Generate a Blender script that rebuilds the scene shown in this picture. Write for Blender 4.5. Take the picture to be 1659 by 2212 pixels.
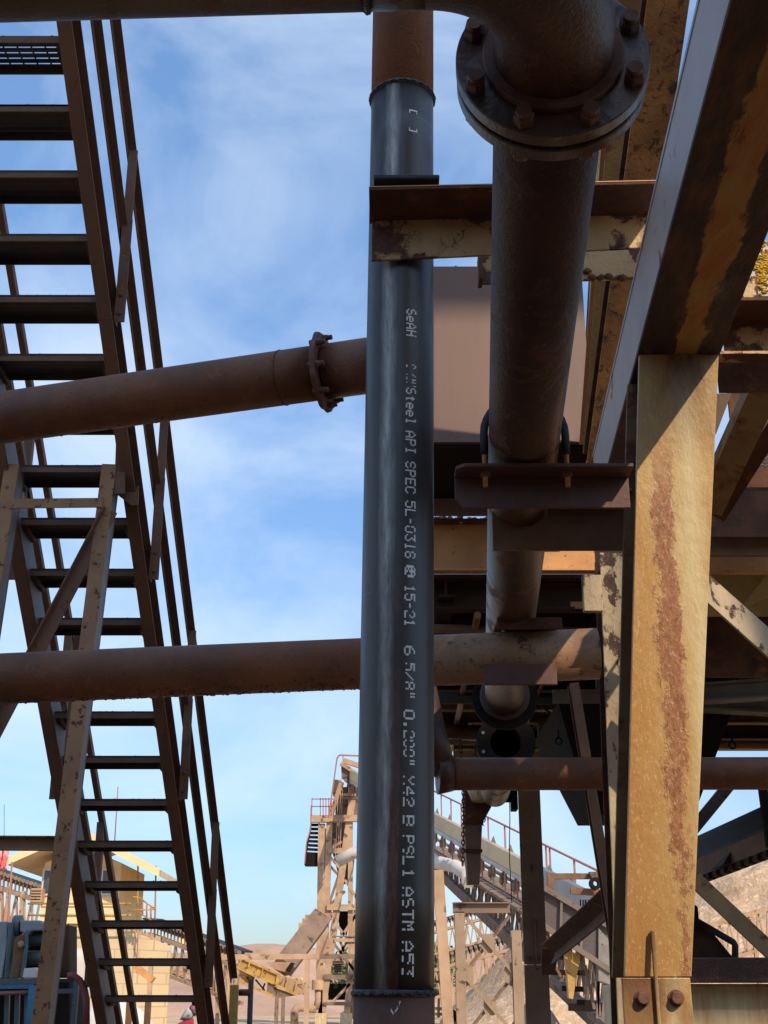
import bpy, bmesh, math, random
from mathutils import Vector, Matrix, noise as mnoise
R = math.radians
rnd = random.Random(7)
for o in list(bpy.data.objects): bpy.data.objects.remove(o)
SC = bpy.context.scene
COL = SC.collection

# ---------------------------------------------------------------- camera
CZ, F, TH = 1.6, 2750.0, R(20.79)
cam = bpy.data.cameras.new('camera'); cam.sensor_fit = 'VERTICAL'; cam.sensor_height = 24.0
cam.lens = 24.0*F/2212; cam.clip_start = 0.05; cam.clip_end = 3000
co = bpy.data.objects.new('camera', cam); COL.objects.link(co)
co.location = (0, 0, CZ); co.rotation_euler = (math.pi/2+TH, 0, 0)
SC.camera = co
# ---------------------------------------------------------------- sky and sun
SUN = Vector((.42, -.66, .62)).normalized()
el = math.asin(SUN.z); az = math.atan2(SUN.x, SUN.y)
w = bpy.data.worlds.new('World'); SC.world = w; w.use_nodes = True
nt = w.node_tree; N = nt.nodes; L = nt.links
for n in list(N): N.remove(n)
out = N.new('ShaderNodeOutputWorld'); bg = N.new('ShaderNodeBackground'); bg.inputs[1].default_value = .135
sky = N.new('ShaderNodeTexSky'); sky.sky_type = 'NISHITA'; sky.sun_disc = False
sky.sun_elevation = el; sky.sun_rotation = az; sky.air_density = 1.0; sky.dust_density = .8; sky.ozone_density = 1.6
tc = N.new('ShaderNodeTexCoord')
mp = N.new('ShaderNodeMapping'); mp.inputs['Scale'].default_value = (1.8, 2.0, 2.6); mp.inputs['Rotation'].default_value = (R(20), R(38), R(15)); mp.inputs['Location'].default_value = (4.35, .4, 4.62)
L.new(tc.outputs['Generated'], mp.inputs[0])
cn = N.new('ShaderNodeTexNoise'); cn.inputs['Scale'].default_value = 1.9; cn.inputs['Detail'].default_value = 8; cn.inputs['Roughness'].default_value = .56; cn.inputs['Distortion'].default_value = .5
L.new(mp.outputs[0], cn.inputs['Vector'])
cr = N.new('ShaderNodeValToRGB'); cr.color_ramp.elements[0].position = .42; cr.color_ramp.elements[1].position = .70
cr.color_ramp.elements[0].color = (0, 0, 0, 1); cr.color_ramp.elements[1].color = (.60, .60, .60, 1)
L.new(cn.outputs['Fac'], cr.inputs[0])
mx = N.new('ShaderNodeMix'); mx.data_type = 'RGBA'
tint = N.new('ShaderNodeMix'); tint.data_type = 'RGBA'; tint.blend_type = 'MULTIPLY'; tint.inputs[0].default_value = 1
spz = N.new('ShaderNodeSeparateXYZ'); L.new(tc.outputs['Generated'], spz.inputs[0])
elr = N.new('ShaderNodeMapRange'); elr.inputs[1].default_value = 0; elr.inputs[2].default_value = .68; L.new(spz.outputs[2], elr.inputs[0])
gr = N.new('ShaderNodeMix'); gr.data_type = 'RGBA'; gr.inputs['A'].default_value = (.60, .69, .85, 1); gr.inputs['B'].default_value = (1.42, 1.66, 1.80, 1)
L.new(elr.outputs[0], gr.inputs[0]); L.new(gr.outputs['Result'], tint.inputs['B'])
L.new(sky.outputs[0], tint.inputs['A'])
L.new(cr.outputs[0], mx.inputs[0]); L.new(tint.outputs['Result'], mx.inputs['A']); mx.inputs['B'].default_value = (5.7, 6.6, 7.6, 1)
L.new(mx.outputs['Result'], bg.inputs[0]); L.new(bg.outputs[0], out.inputs[0])
sl = bpy.data.lights.new('sun', 'SUN'); sl.energy = 4.2; sl.angle = R(.5); sl.color = (1, .83, .63)
so = bpy.data.objects.new('sun', sl); COL.objects.link(so)
so.rotation_euler = (-SUN).to_track_quat('-Z', 'Y').to_euler(); so.location = SUN*60
SC.view_settings.view_transform = 'Standard'; SC.view_settings.look = 'None'
SC.view_settings.exposure = 0.22; SC.view_settings.gamma = 1

# ---------------------------------------------------------------- helpers
cT, sT = math.cos(TH), math.sin(TH)
def at(x, y, Y):
    """point at ground distance Y that is seen at photo position (x, y) of 1659 x 2212"""
    u = (x-829.5)/F; v = (1106-y)/F
    dy = cT - v*sT; dz = sT + v*cT; t = Y/dy
    return Vector((u*t, Y, CZ+dz*t))
def V(*a): return Vector(a)
class MB:
    def __init__(s): s.v = []; s.f = []; s.sm = []
    def add(s, vs, fs, smooth=False):
        n = len(s.v); s.v += [Vector(q) for q in vs]
        for q in fs: s.f.append([n+i for i in q]); s.sm.append(smooth)
        return s
    def box(s, c, d, rot=None):
        c = Vector(c); h = Vector(d)/2
        vs = [V(x*h.x, y*h.y, z*h.z) for x in (-1, 1) for y in (-1, 1) for z in (-1, 1)]
        if rot is not None: vs = [rot @ q for q in vs]
        return s.add([c+q for q in vs], [(0,1,3,2),(4,6,7,5),(0,4,5,1),(2,3,7,6),(0,2,6,4),(1,5,7,3)])
    def loft(s, A, B, smooth=False):
        n = len(A)
        return s.add(list(A)+list(B), [tuple(range(n))[::-1], tuple(range(n, 2*n))]+[(i, (i+1) % n, n+(i+1) % n, n+i) for i in range(n)], smooth)
    def prism(s, pts, d):
        pts = [Vector(p) for p in pts]; d = Vector(d); return s.loft(pts, [p+d for p in pts])
    def beam(s, p0, p1, w=.1, h=.1, prof='box', t=.01, up=(0,0,1)):
        p0 = Vector(p0); p1 = Vector(p1); d = (p1-p0).normalized(); u = Vector(up)
        if abs(d.dot(u)) > .999: u = V(0, 1, 0)
        sd = d.cross(u).normalized(); u = sd.cross(d)
        a, b = w/2, h/2
        if prof == 'box': P = [(-a,-b),(a,-b),(a,b),(-a,b)]
        elif prof == 'I': k = t/2; P = [(-a,-b),(a,-b),(a,-b+t),(k,-b+t),(k,b-t),(a,b-t),(a,b),(-a,b),(-a,b-t),(-k,b-t),(-k,-b+t),(-a,-b+t)]
        elif prof == 'C': T = t if w > 0 else -t; P = [(-a,-b),(a,-b),(a,-b+t),(-a+T,-b+t),(-a+T,b-t),(a,b-t),(a,b),(-a,b)]
        elif prof == 'L':
            T = t if w > 0 else -t; q = t if h > 0 else -t
            P = [(-a,-b),(-a+T,-b),(-a+T,b-q),(a,b-q),(a,b),(-a,b)]
        A = [p0+sd*x+u*y for x, y in P]; B = [p1+sd*x+u*y for x, y in P]
        return s.loft(A, B)
    def tube(s, pts, r, seg=16, cap=True, wob=0, ri=None):
        pts = [Vector(p) for p in pts]; n = len(pts)
        rs = r if isinstance(r, (list, tuple)) else [r]*n
        T = []
        for i in range(n):
            a = pts[max(i-1, 0)]; b = pts[min(i+1, n-1)]; T.append((b-a).normalized())
        u = T[0].orthogonal().normalized(); vs = []
        for i in range(n):
            u = (u - T[i]*u.dot(T[i])).normalized(); q = T[i].cross(u)
            for k in range(seg):
                an = 2*math.pi*k/seg; rr = rs[i]
                c = pts[i]+(u*math.cos(an)+q*math.sin(an))*rr
                if wob: c += (u*math.cos(an)+q*math.sin(an))*(mnoise.noise(c*30)*wob)
                vs.append(c)
        fs = [(i*seg+k, i*seg+(k+1) % seg, (i+1)*seg+(k+1) % seg, (i+1)*seg+k) for i in range(n-1) for k in range(seg)]
        s.add(vs, fs, True)
        if cap:
            b = len(s.v)-len(vs)
            s.f.append([b+k for k in range(seg)][::-1]); s.sm.append(False)
            s.f.append([b+(n-1)*seg+k for k in range(seg)]); s.sm.append(False)
        return s
    def ring(s, c, ax, r0, r1, th, seg=64):
        """flat ring (flange) with a bore, from c along ax"""
        c = Vector(c); ax = Vector(ax).normalized(); u = ax.orthogonal().normalized(); q = ax.cross(u)
        vs = []
        for (r, z) in ((r0, 0), (r1-.002, 0), (r1, .002), (r1, th-.002), (r1-.002, th), (r0, th)):
            for k in range(seg):
                an = 2*math.pi*k/seg; vs.append(c+(u*math.cos(an)+q*math.sin(an))*r+ax*z)
        fs = []
        for j in range(6):
            for k in range(seg):
                fs.append((j*seg+k, j*seg+(k+1) % seg, ((j+1) % 6)*seg+(k+1) % seg, ((j+1) % 6)*seg+k))
        return s.add(vs, fs)
    def hexnut(s, c, ax, r, h, stud=.35, sh=.35, rot=0):
        c = Vector(c); ax = Vector(ax).normalized(); u = ax.orthogonal().normalized(); q = ax.cross(u)
        def rg(rr, z, n): return [c+(u*math.cos(rot+2*math.pi*k/n)+q*math.sin(rot+2*math.pi*k/n))*rr+ax*z for k in range(n)]
        s.loft(rg(r, 0, 6), rg(r, h*.85, 6)); s.loft(rg(r*.98, h*.852, 6), rg(r*.86, h, 6))
        s.loft(rg(r*stud*1.45, h+.0005, 14), rg(r*stud*1.45, h*(1+sh), 14))
        return s
    def lump(s, c, r, sub=1):
        bm = bmesh.new(); bmesh.ops.create_icosphere(bm, subdivisions=sub, radius=1)
        vs = [Vector(c)+Vector((v.co.x*r*rnd.uniform(.7, 1.3), v.co.y*r*rnd.uniform(.7, 1.3), v.co.z*r*rnd.uniform(.5, 1))) for v in bm.verts]
        fs = [[v.index for v in f.verts] for f in bm.faces]; bm.free()
        return s.add(vs, fs, False)
    def build(s, name, mat, parent=None, bevel=0, label=None):
        me = bpy.data.meshes.new(name)
        root = parent
        while root is not None and root.parent is not None: root = root.parent
        if root is not None: off = root.location.copy()
        else:
            xs = [p.x for p in s.v]; ys = [p.y for p in s.v]; zs = [p.z for p in s.v]
            off = V((min(xs)+max(xs))/2, (min(ys)+max(ys))/2, min(zs))
        bm = bmesh.new(); bv = [bm.verts.new(p-off) for p in s.v]
        for f, sm in zip(s.f, s.sm):
            try: fc = bm.faces.new([bv[i] for i in f]); fc.smooth = sm
            except ValueError: pass
        bmesh.ops.recalc_face_normals(bm, faces=bm.faces); bm.to_mesh(me); bm.free()
        o = bpy.data.objects.new(name, me); COL.objects.link(o); me.materials.append(mat)
        if parent is not None: o.parent = parent
        else: o.location = off
        if bevel:
            m = o.modifiers.new('bevel', 'BEVEL'); m.width = bevel; m.segments = 2; m.limit_method = 'ANGLE'; m.angle_limit = R(40)
        if label: o['label'] = label
        return o
def thing(name, label, cat, loc, group=None):
    o = bpy.data.objects.new(name, None); COL.objects.link(o); o.location = loc; o.empty_display_size = .2
    o['label'] = label; o['category'] = cat
    if group: o['group'] = group
    return o
def tag(o, label, cat, group=None):
    o['label'] = label; o['category'] = cat
    if group: o['group'] = group
    return o
def struct(o, kind='structure'):
    o['kind'] = kind; return o
def solo(mb, name, mat, label, cat, group=None, bevel=0):
    return tag(mb.build(name, mat, None, bevel), label, cat, group)
def lerp(a, b, t): return Vector(a)*(1-t)+Vector(b)*t

# ---------------------------------------------------------------- materials
def pm(name, base, alt=None, ascale=3, rust=None, cov=.35, rscale=6, edge=.06, rough=.6, metal=0, bump=.4, bscale=60, bdist=.003,
       stretch=(1, 1, 1), speck=None, spcov=.35, spscale=90, rrough=.85, extra=None, peel=False, edgew=0, crack=False, spec=.5):
    m = bpy.data.materials.new(name); m.use_nodes = True; t = m.node_tree; n = t.nodes; l = t.links
    b = n['Principled BSDF']; g = n.new('ShaderNodeNewGeometry')
    mpp = n.new('ShaderNodeMapping'); mpp.inputs['Scale'].default_value = stretch; l.new(g.outputs['Position'], mpp.inputs[0])
    def nz(sc, det=5, r=.6, vec=None, dist=0):
        q = n.new('ShaderNodeTexNoise'); q.inputs['Scale'].default_value = sc; q.inputs['Detail'].default_value = det; q.inputs['Roughness'].default_value = r
        q.inputs['Distortion'].default_value = dist
        l.new((vec or mpp).outputs[0], q.inputs['Vector']); return q
    def ramp(src, lo, hi):
        r = n.new('ShaderNodeMapRange'); r.inputs[1].default_value = lo; r.inputs[2].default_value = hi; l.new(src, r.inputs[0]); return r.outputs[0]
    def mix(f, A, B):
        q = n.new('ShaderNodeMix'); q.data_type = 'RGBA'; l.new(f, q.inputs[0])
        for k, c in (('A', A), ('B', B)):
            if isinstance(c, tuple): q.inputs[k].default_value = (*c, 1)
            else: l.new(c, q.inputs[k])
        return q.outputs['Result']
    alt = alt or tuple(c*.72 for c in base)
    col = mix(ramp(nz(ascale).outputs[0], .38, .64), base, alt)
    fine = nz(bscale, 4, .65, g_node := mpp)
    hgt = fine.outputs[0]; rv = None
    if speck:
        sp = nz(spscale, 3, .7, mpp); col = mix(ramp(sp.outputs[0], 1-spcov-.05, 1-spcov+.04), col, speck)
    if rust:
        q = nz(rscale, 12, .74 if peel else .62, mpp, .9 if peel else .3); mask = ramp(q.outputs[0], .5+(.5-cov)*.36, .5+(.5-cov)*.36+edge)
        if edgew:
            tg = n.new('ShaderNodeTexCoord'); sg = n.new('ShaderNodeSeparateXYZ'); l.new(tg.outputs['Generated'], sg.inputs[0]); prev = None
            for ax_ in (0, 2):
                a1 = n.new('ShaderNodeMath'); a1.operation = 'SUBTRACT'; l.new(sg.outputs[ax_], a1.inputs[0]); a1.inputs[1].default_value = .5
                a2 = n.new('ShaderNodeMath'); a2.operation = 'ABSOLUTE'; l.new(a1.outputs[0], a2.inputs[0])
                if prev is not None:
                    a3 = n.new('ShaderNodeMath'); a3.operation = 'MAXIMUM'; l.new(prev, a3.inputs[0]); l.new(a2.outputs[0], a3.inputs[1]); a2 = a3
                prev = a2.outputs[0]
            er = n.new('ShaderNodeMapRange'); er.inputs[1].default_value = .28; er.inputs[2].default_value = .5; er.inputs[3].default_value = 0; er.inputs[4].default_value = edgew; l.new(prev, er.inputs[0])
            ad = n.new('ShaderNodeMath'); ad.operation = 'ADD'; l.new(q.outputs[0], ad.inputs[0]); l.new(er.outputs[0], ad.inputs[1])
            mask = ramp(ad.outputs[0], .5+(.5-cov)*.36, .5+(.5-cov)*.36+edge)
        if crack:
            vo = n.new('ShaderNodeTexVoronoi'); vo.feature = 'DISTANCE_TO_EDGE'; vo.inputs['Scale'].default_value = 13
            wn = nz(14, 4); vm = n.new('ShaderNodeMix'); vm.data_type = 'VECTOR'; vm.inputs[0].default_value = .12; l.new(mpp.outputs[0], vm.inputs['A']); l.new(wn.outputs['Color'], vm.inputs['B']); l.new(vm.outputs['Result'], vo.inputs['Vector'])
            cm = ramp(vo.outputs['Distance'], .022, .010); ck = n.new('ShaderNodeMath'); ck.operation = 'MULTIPLY'; l.new(cm, ck.inputs[0]); l.new(ramp(nz(5, 3).outputs[0], .5, .56), ck.inputs[1])
            mm2 = n.new('ShaderNodeMath'); mm2.operation = 'MAXIMUM'; l.new(mask, mm2.inputs[0]); l.new(ck.outputs[0], mm2.inputs[1]); mask = mm2.outputs[0]
        rc = mix(ramp(nz(rscale*4, 5).outputs[0], .35, .65), rust, tuple(c*.5 for c in rust))
        col = mix(mask, col, rc)
        ma = n.new('ShaderNodeMath'); ma.operation = 'MULTIPLY_ADD'; l.new(mask, ma.inputs[0]); ma.inputs[1].default_value = -.8; l.new(hgt, ma.inputs[2]); hgt = ma.outputs[0]
        rr = n.new('ShaderNodeMapRange'); rr.inputs[3].default_value = rough; rr.inputs[4].default_value = rrough; l.new(mask, rr.inputs[0]); rv = rr.outputs[0]
        if metal:
            mm = n.new('ShaderNodeMapRange'); mm.inputs[3].default_value = metal; mm.inputs[4].default_value = 0; l.new(mask, mm.inputs[0]); l.new(mm.outputs[0], b.inputs['Metallic'])
    elif metal: b.inputs['Metallic'].default_value = metal
    if extra: col, hgt = extra(n, l, g, mix, ramp, nz, col, hgt)
    l.new(col, b.inputs['Base Color']); b.inputs['Specular IOR Level'].default_value = spec
    if rv: l.new(rv, b.inputs['Roughness'])
    else:
        rr = n.new('ShaderNodeMapRange'); rr.inputs[3].default_value = max(rough-.12, .05); rr.inputs[4].default_value = min(rough+.12, 1); l.new(fine.outputs[0], rr.inputs[0]); l.new(rr.outputs[0], b.inputs['Roughness'])
    bp = n.new('ShaderNodeBump'); bp.inputs['Strength'].default_value = bump; bp.inputs['Distance'].default_value = bdist
    l.new(hgt, bp.inputs['Height']); l.new(bp.outputs[0], b.inputs['Normal'])
    return m
M = {}
def girder_extra(n, l, g, mix, ramp, nz, col, hgt):
    # dark scaled-off margins, ochre paint left in an uneven band down the middle
    sx = n.new('ShaderNodeTexCoord'); sp = n.new('ShaderNodeSeparateXYZ'); l.new(g.outputs['Position'], sp.inputs[0])
    def mth(op, a, b_=None):
        q = n.new('ShaderNodeMath'); q.operation = op
        for i, c in enumerate((a, b_)):
            if c is None: continue
            if isinstance(c, (int, float)): q.inputs[i].default_value = c
            else: l.new(c, q.inputs[i])
        return q.outputs[0]
    ax = mth('SUBTRACT', sp.outputs[0], mth('MULTIPLY', sp.outputs[1], .0617))
    d = mth('ABSOLUTE', mth('SUBTRACT', mth('ADD', ax, mth('MULTIPLY', mth('SUBTRACT', nz(5, 10, .7).outputs[0], .5), .16)), .575))
    band = ramp(d, .040, .030)
    och = mix(ramp(nz(9, 5).outputs[0], .4, .62), (.34,.20,.055), (.32,.115,.022))
    return mix(band, mix(ramp(nz(12, 6).outputs[0], .45, .7), (.028,.014,.009), (.11,.04,.014)), och), hgt
M['pipe'] = pm('rust_pipe', (.215,.078,.029), (.105,.042,.020), 3.2, rust=(.33,.145,.055), cov=.34, rscale=12, edge=.16, rough=.52, bump=.6, bscale=120, bdist=.003, speck=(.07,.028,.016), spcov=.34, spscale=75)
M['pipedark'] = pm('dark_rust_pipe', (.080,.027,.013), (.034,.015,.010), 3, rust=(.18,.07,.028), cov=.34, rscale=11, edge=.14, rough=.42, bump=.6, bscale=120, bdist=.003, speck=(.15,.08,.045), spcov=.30, spscale=80)
M['pipetan'] = pm('tan_spotted_pipe', (.27,.15,.07), (.15,.07,.035), 5, rust=(.07,.03,.018), cov=.32, rscale=22, edge=.1, rough=.55, bump=.4, bscale=120, speck=(.08,.04,.025), spcov=.36, spscale=90)
M['stub'] = pm('rust_stub', (.14,.06,.035), (.07,.035,.025), 8, rust=(.20,.08,.035), cov=.3, rscale=14, edge=.2, rough=.75, bump=.5, bscale=120)
M['flange'] = pm('flange_steel', (.085,.08,.078), (.12,.065,.04), 8, rust=(.10,.036,.02), cov=.5, rscale=6, edge=.12, rough=.34, metal=.3, bump=.5, bscale=90)
M['nut'] = pm('rusty_nut', (.15,.060,.034), (.09,.034,.022), 40, rough=.7, bump=.6, bscale=220, bdist=.0012)
M['stair'] = pm('stair_steel', (.145,.066,.032), (.10,.048,.027), 3, rust=(.19,.07,.025), cov=.35, rscale=12, rough=.7, bump=.4, bscale=90)
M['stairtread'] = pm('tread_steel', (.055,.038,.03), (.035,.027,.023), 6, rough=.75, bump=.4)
M['stairlip'] = pm('tread_lip', (.17,.10,.065), (.12,.075,.05), 9, rough=.7, bump=.5)
M['stairweb'] = pm('stair_web', (.17,.15,.15), (.13,.11,.11), 5, rough=.6, stretch=(1,1,.3))
M['leg'] = pm('tan_spotted_leg', (.31,.165,.068), (.23,.12,.055), 5, rust=(.12,.045,.022), cov=.24, rscale=26, edge=.03, rough=.65, bump=.4, bscale=80)
M['girder'] = pm('girder_grey_paint', (.40,.355,.34), (.32,.28,.26), 3, rough=.5, bump=.6, bscale=70, rust=(.2,.09,.04), cov=.12, rscale=9, edgew=.03)
M['girdund'] = pm('girder_peeling', (.30,.17,.055), (.24,.10,.03), 7, rust=(.030,.016,.012), cov=.98, rscale=2.6, edge=.05, rough=.6, bump=.7, bscale=60, bdist=.005, stretch=(2.2,.7,1), extra=girder_extra)
M['cream'] = pm('cream_peeling', (.44,.27,.11), (.32,.15,.05), 5, rust=(.11,.042,.02), cov=.26, rscale=12, edge=.05, rough=.5, bump=.8, bscale=60, bdist=.004, edgew=.16, crack=True)
M['creamgrey'] = pm('cream_grey_scaling', (.40,.31,.18), (.26,.18,.10), 5, rust=(.07,.035,.02), cov=.24, rscale=20, edge=.05, rough=.6, bump=.8, bdist=.004, edgew=.10, stretch=(1,1,.6))
M['creamclean'] = pm('cream_tank', (.60,.50,.31), (.42,.27,.12), 6, rust=(.2,.09,.04), cov=.14, rscale=9, rough=.5, bump=.5, stretch=(3,3,.5))
M['rustdark'] = pm('rust_dark', (.125,.045,.016), (.055,.022,.011), 6, rust=(.27,.10,.03), cov=.34, rscale=9, edge=.12, rough=.75, bump=.8, bscale=50, bdist=.004, spec=.3)
M['rustflake'] = pm('rust_flaking', (.42,.20,.055), (.27,.115,.032), 9, rust=(.10,.05,.028), cov=.35, rscale=22, edge=.1, rough=.8, bump=1, bscale=60, bdist=.014, peel=True)
M['brownbox'] = pm('brown_hopper', (.175,.10,.072), (.13,.075,.055), 2, rust=(.2,.10,.06), cov=.15, rscale=5, edge=.3, rough=.6, bump=.3, bscale=150, bdist=.001, stretch=(1,1,.3))
M['orange'] = pm('orange_channel', (.55,.27,.09), (.42,.18,.06), 4, rust=(.22,.09,.04), cov=.15, rscale=40, edge=.1, rough=.6, bump=.4, edgew=.05)
M['beam'] = pm('brown_beam', (.19,.088,.034), (.11,.05,.022), 5, rust=(.27,.165,.075), cov=.3, rscale=12, edge=.15, rough=.7, bump=.5)
M['angle'] = pm('angle_iron', (.11,.045,.03), (.065,.028,.02), 6, rust=(.16,.065,.03), cov=.3, rscale=14, edge=.15, rough=.65, bump=.5)
M['black'] = pm('black_shade_steel', (.010,.008,.007), (.018,.012,.009), 4, rough=.9, bump=.5, spec=.15)  # black steel, also standing in for shade under the hopper and on flanges
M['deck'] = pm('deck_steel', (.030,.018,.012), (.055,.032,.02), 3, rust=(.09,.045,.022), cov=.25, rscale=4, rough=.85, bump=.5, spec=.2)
M['greybeam'] = pm('grey_beam', (.22,.20,.17), (.15,.13,.11), 4, rust=(.12,.07,.04), cov=.2, rscale=7, rough=.65, bump=.4)
M['olive'] = pm('olive_beam', (.25,.16,.06), (.18,.10,.035), 5, rust=(.20,.075,.025), cov=.35, rscale=8, edge=.1, rough=.65, bump=.5)
M['yellow'] = pm('yellow_paint', (.46,.28,.06), (.34,.19,.05), 4, rust=(.18,.08,.03), cov=.3, rscale=5, rough=.65, bump=.3)
M['post'] = pm('brown_post', (.20,.125,.065), (.15,.09,.05), 4, rust=(.09,.035,.02), cov=.17, rscale=12, rough=.65, bump=.3)
M['tan'] = pm('dusty_tan_steel', (.44,.29,.175), (.32,.20,.12), 1.2, rust=(.19,.105,.065), cov=.28, rscale=2.2, rough=.85, bump=.2, bdist=.01)
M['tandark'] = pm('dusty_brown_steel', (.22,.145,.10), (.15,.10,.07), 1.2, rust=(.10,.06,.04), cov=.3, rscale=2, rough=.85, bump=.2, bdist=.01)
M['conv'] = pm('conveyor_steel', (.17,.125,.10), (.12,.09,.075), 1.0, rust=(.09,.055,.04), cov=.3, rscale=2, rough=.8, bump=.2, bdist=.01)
M['mesh'] = pm('mesh_panel', (.10,.075,.07), (.075,.06,.055), .8, rough=.8, bump=.6, bscale=14, bdist=.02)
M['belt'] = pm('belt_cover', (.60,.48,.30), (.50,.41,.28), .7, rough=.85, bump=.3, bscale=8, bdist=.02)
M['galv'] = pm('galvanised_cover', (.42,.42,.40), (.33,.32,.30), 1, rough=.5, metal=.15, bump=.2)
M['rubber'] = pm('black_rubber', (.022,.022,.024), None, 4, rough=.7, bump=.3)
M['postshade'] = pm('shaded_tan_post', (.30,.205,.13), (.24,.16,.10), 2, rust=(.12,.07,.04), cov=.2, rscale=5, rough=.75, bump=.3)  # tan darkened in the colour for the plant's shade on the posts
M['redrail'] = pm('red_rail', (.34,.13,.10), (.26,.11,.085), 2, rough=.7, bump=.2)
M['wall'] = pm('shack_siding', (.74,.58,.33), (.66,.50,.27), 1, rough=.85, bump=.2)
M['block'] = None
M['roof'] = pm('shack_roof', (.55,.44,.29), (.45,.34,.22), 1.2, rough=.85, bump=.3)
M['glass'] = pm('dark_window', (.06,.075,.085), None, 1, rough=.12, bump=.02)
M['white'] = pm('white_paint', (.60,.57,.53), (.5,.45,.4), 1.5, rust=(.2,.09,.06), cov=.12, rscale=3, rough=.6, bump=.2)
M['teal'] = pm('teal_machine', (.055,.09,.095), (.10,.13,.14), 2, rust=(.14,.12,.09), cov=.2, rscale=4, rough=.5, bump=.3)
M['machgrey'] = pm('machine_grey', (.26,.29,.31), (.18,.2,.21), 2, rust=(.15,.11,.08), cov=.15, rscale=5, rough=.45, bump=.3)
M['blue'] = pm('blue_rail', (.05,.22,.36), (.04,.15,.25), 6, rust=(.1,.09,.1), cov=.25, rscale=8, rough=.5, bump=.3)
M['hose'] = pm('red_hose', (.22,.05,.045), None, 4, rough=.6, bump=.3)
M['flag'] = pm('red_flag', (.62,.05,.06), (.75,.5,.5), 2.2, rough=.8, bump=.3)
M['paint'] = pm('stencil_paint', (.82,.81,.74), (.66,.65,.60), 60, rough=.7, bump=.3, bscale=500, bdist=.0005)
M['weld'] = pm('weld_steel', (.05,.05,.055), (.10,.09,.085), 60, rough=.45, metal=.5, bump=1, bscale=260, bdist=.003)
M['leaf'] = pm('leaf', (.05,.10,.03), (.09,.15,.04), 2, rough=.8)
M['lichen'] = pm('lichen', (.6,.38,.03), (.4,.24,.03), 40, rough=.9, bump=1)
M['cloth'] = pm('patterned_cloth', (.45,.47,.45), (.10,.16,.18), 8, rust=(.30,.17,.08), cov=.3, rscale=12, rough=.9)
M['clothred'] = pm('red_cloth', (.38,.02,.06), (.2,.01,.03), 9, rough=.85)
M['clothdark'] = pm('dark_cloth', (.06,.015,.03), (.25,.1,.15), 14, rough=.85)

def newpipe_extra(n, l, g, mix, ramp, nz, col, hgt):
    sx = n.new('ShaderNodeSeparateXYZ'); l.new(g.outputs['Position'], sx.inputs[0])
    def mth(op, a, b_=None):
        q = n.new('ShaderNodeMath'); q.operation = op
        for i, c in enumerate((a, b_)):
            if c is None: continue
            if isinstance(c, (int, float)): q.inputs[i].default_value = c
            else: l.new(c, q.inputs[i])
        return q.outputs[0]
    # pipe axis x drifts with height
    axx = mth('MULTIPLY_ADD', sx.outputs[2], .0130); 
    q = n.new('ShaderNodeMath'); q.operation = 'MULTIPLY_ADD'; l.new(sx.outputs[2], q.inputs[0]); q.inputs[1].default_value = PX_K; q.inputs[2].default_value = PX_0
    dx = mth('SUBTRACT', sx.outputs[0], q.outputs[0])
    wob = mth('MULTIPLY', mth('SUBTRACT', nz(9, 6, .7).outputs[0], .5), .035)
    dxw = mth('ADD', dx, wob)
    # pale worn streak left of centre, with the sky highlight painted in
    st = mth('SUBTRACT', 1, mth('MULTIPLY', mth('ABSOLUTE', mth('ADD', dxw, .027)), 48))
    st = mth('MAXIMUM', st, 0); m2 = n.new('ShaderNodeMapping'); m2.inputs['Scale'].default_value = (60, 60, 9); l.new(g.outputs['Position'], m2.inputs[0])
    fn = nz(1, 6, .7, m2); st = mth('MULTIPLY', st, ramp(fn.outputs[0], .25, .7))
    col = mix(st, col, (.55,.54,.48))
    # dark burnt bands
    bn = nz(2.2, 3, .5); col = mix(mth('MULTIPLY', ramp(bn.outputs[0], .52, .68), .6), col, (.02,.021,.024))
    # rust patch down the middle
    zr = ramp(sx.outputs[2], 2.52, 2.40)
    rb = mth('SUBTRACT', 1, mth('MULTIPLY', mth('ABSOLUTE', mth('SUBTRACT', dxw, -.004)), 80))
    rn = nz(70, 5, .7); pat = nz(5, 4, .6)
    rmask = mth('MULTIPLY', mth('MULTIPLY', ramp(mth('ADD', rb, mth('MULTIPLY', mth('SUBTRACT', rn.outputs[0], .5), 1.6)), .0, .25), zr), ramp(pat.outputs[0], .46, .54))
    col = mix(rmask, col, mix(ramp(nz(160, 3).outputs[0], .4, .6), (.17,.085,.055), (.09,.045,.03)))
    lowr = mth('MULTIPLY', ramp(sx.outputs[2], 1.85, 1.55), ramp(nz(12, 6, .6).outputs[0], .42, .7))
    col = mix(mth('MULTIPLY', lowr, .6), col, (.10,.055,.035))
    # thin scratches round the pipe
    m3 = n.new('ShaderNodeMapping'); m3.inputs['Scale'].default_value = (4, 4, 130); l.new(g.outputs['Position'], m3.inputs[0])
    sc = nz(1, 2, .5, m3); col = mix(mth('MULTIPLY', ramp(sc.outputs[0], .72, .76), .35), col, (.3,.29,.26))
    return col, hgt
pb = at(851.5, 2130, 2.83); pt = at(871, 10, 2.83)
PX_K = (pt.x-pb.x)/(pt.z-pb.z); PX_0 = pb.x - PX_K*pb.z
M['newpipe'] = pm('new_black_steel', (.030,.028,.026), (.055,.052,.048), 4, rough=.38, metal=.05, bump=.25, bscale=60, bdist=.001, stretch=(1,1,.25), extra=newpipe_extra)

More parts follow.
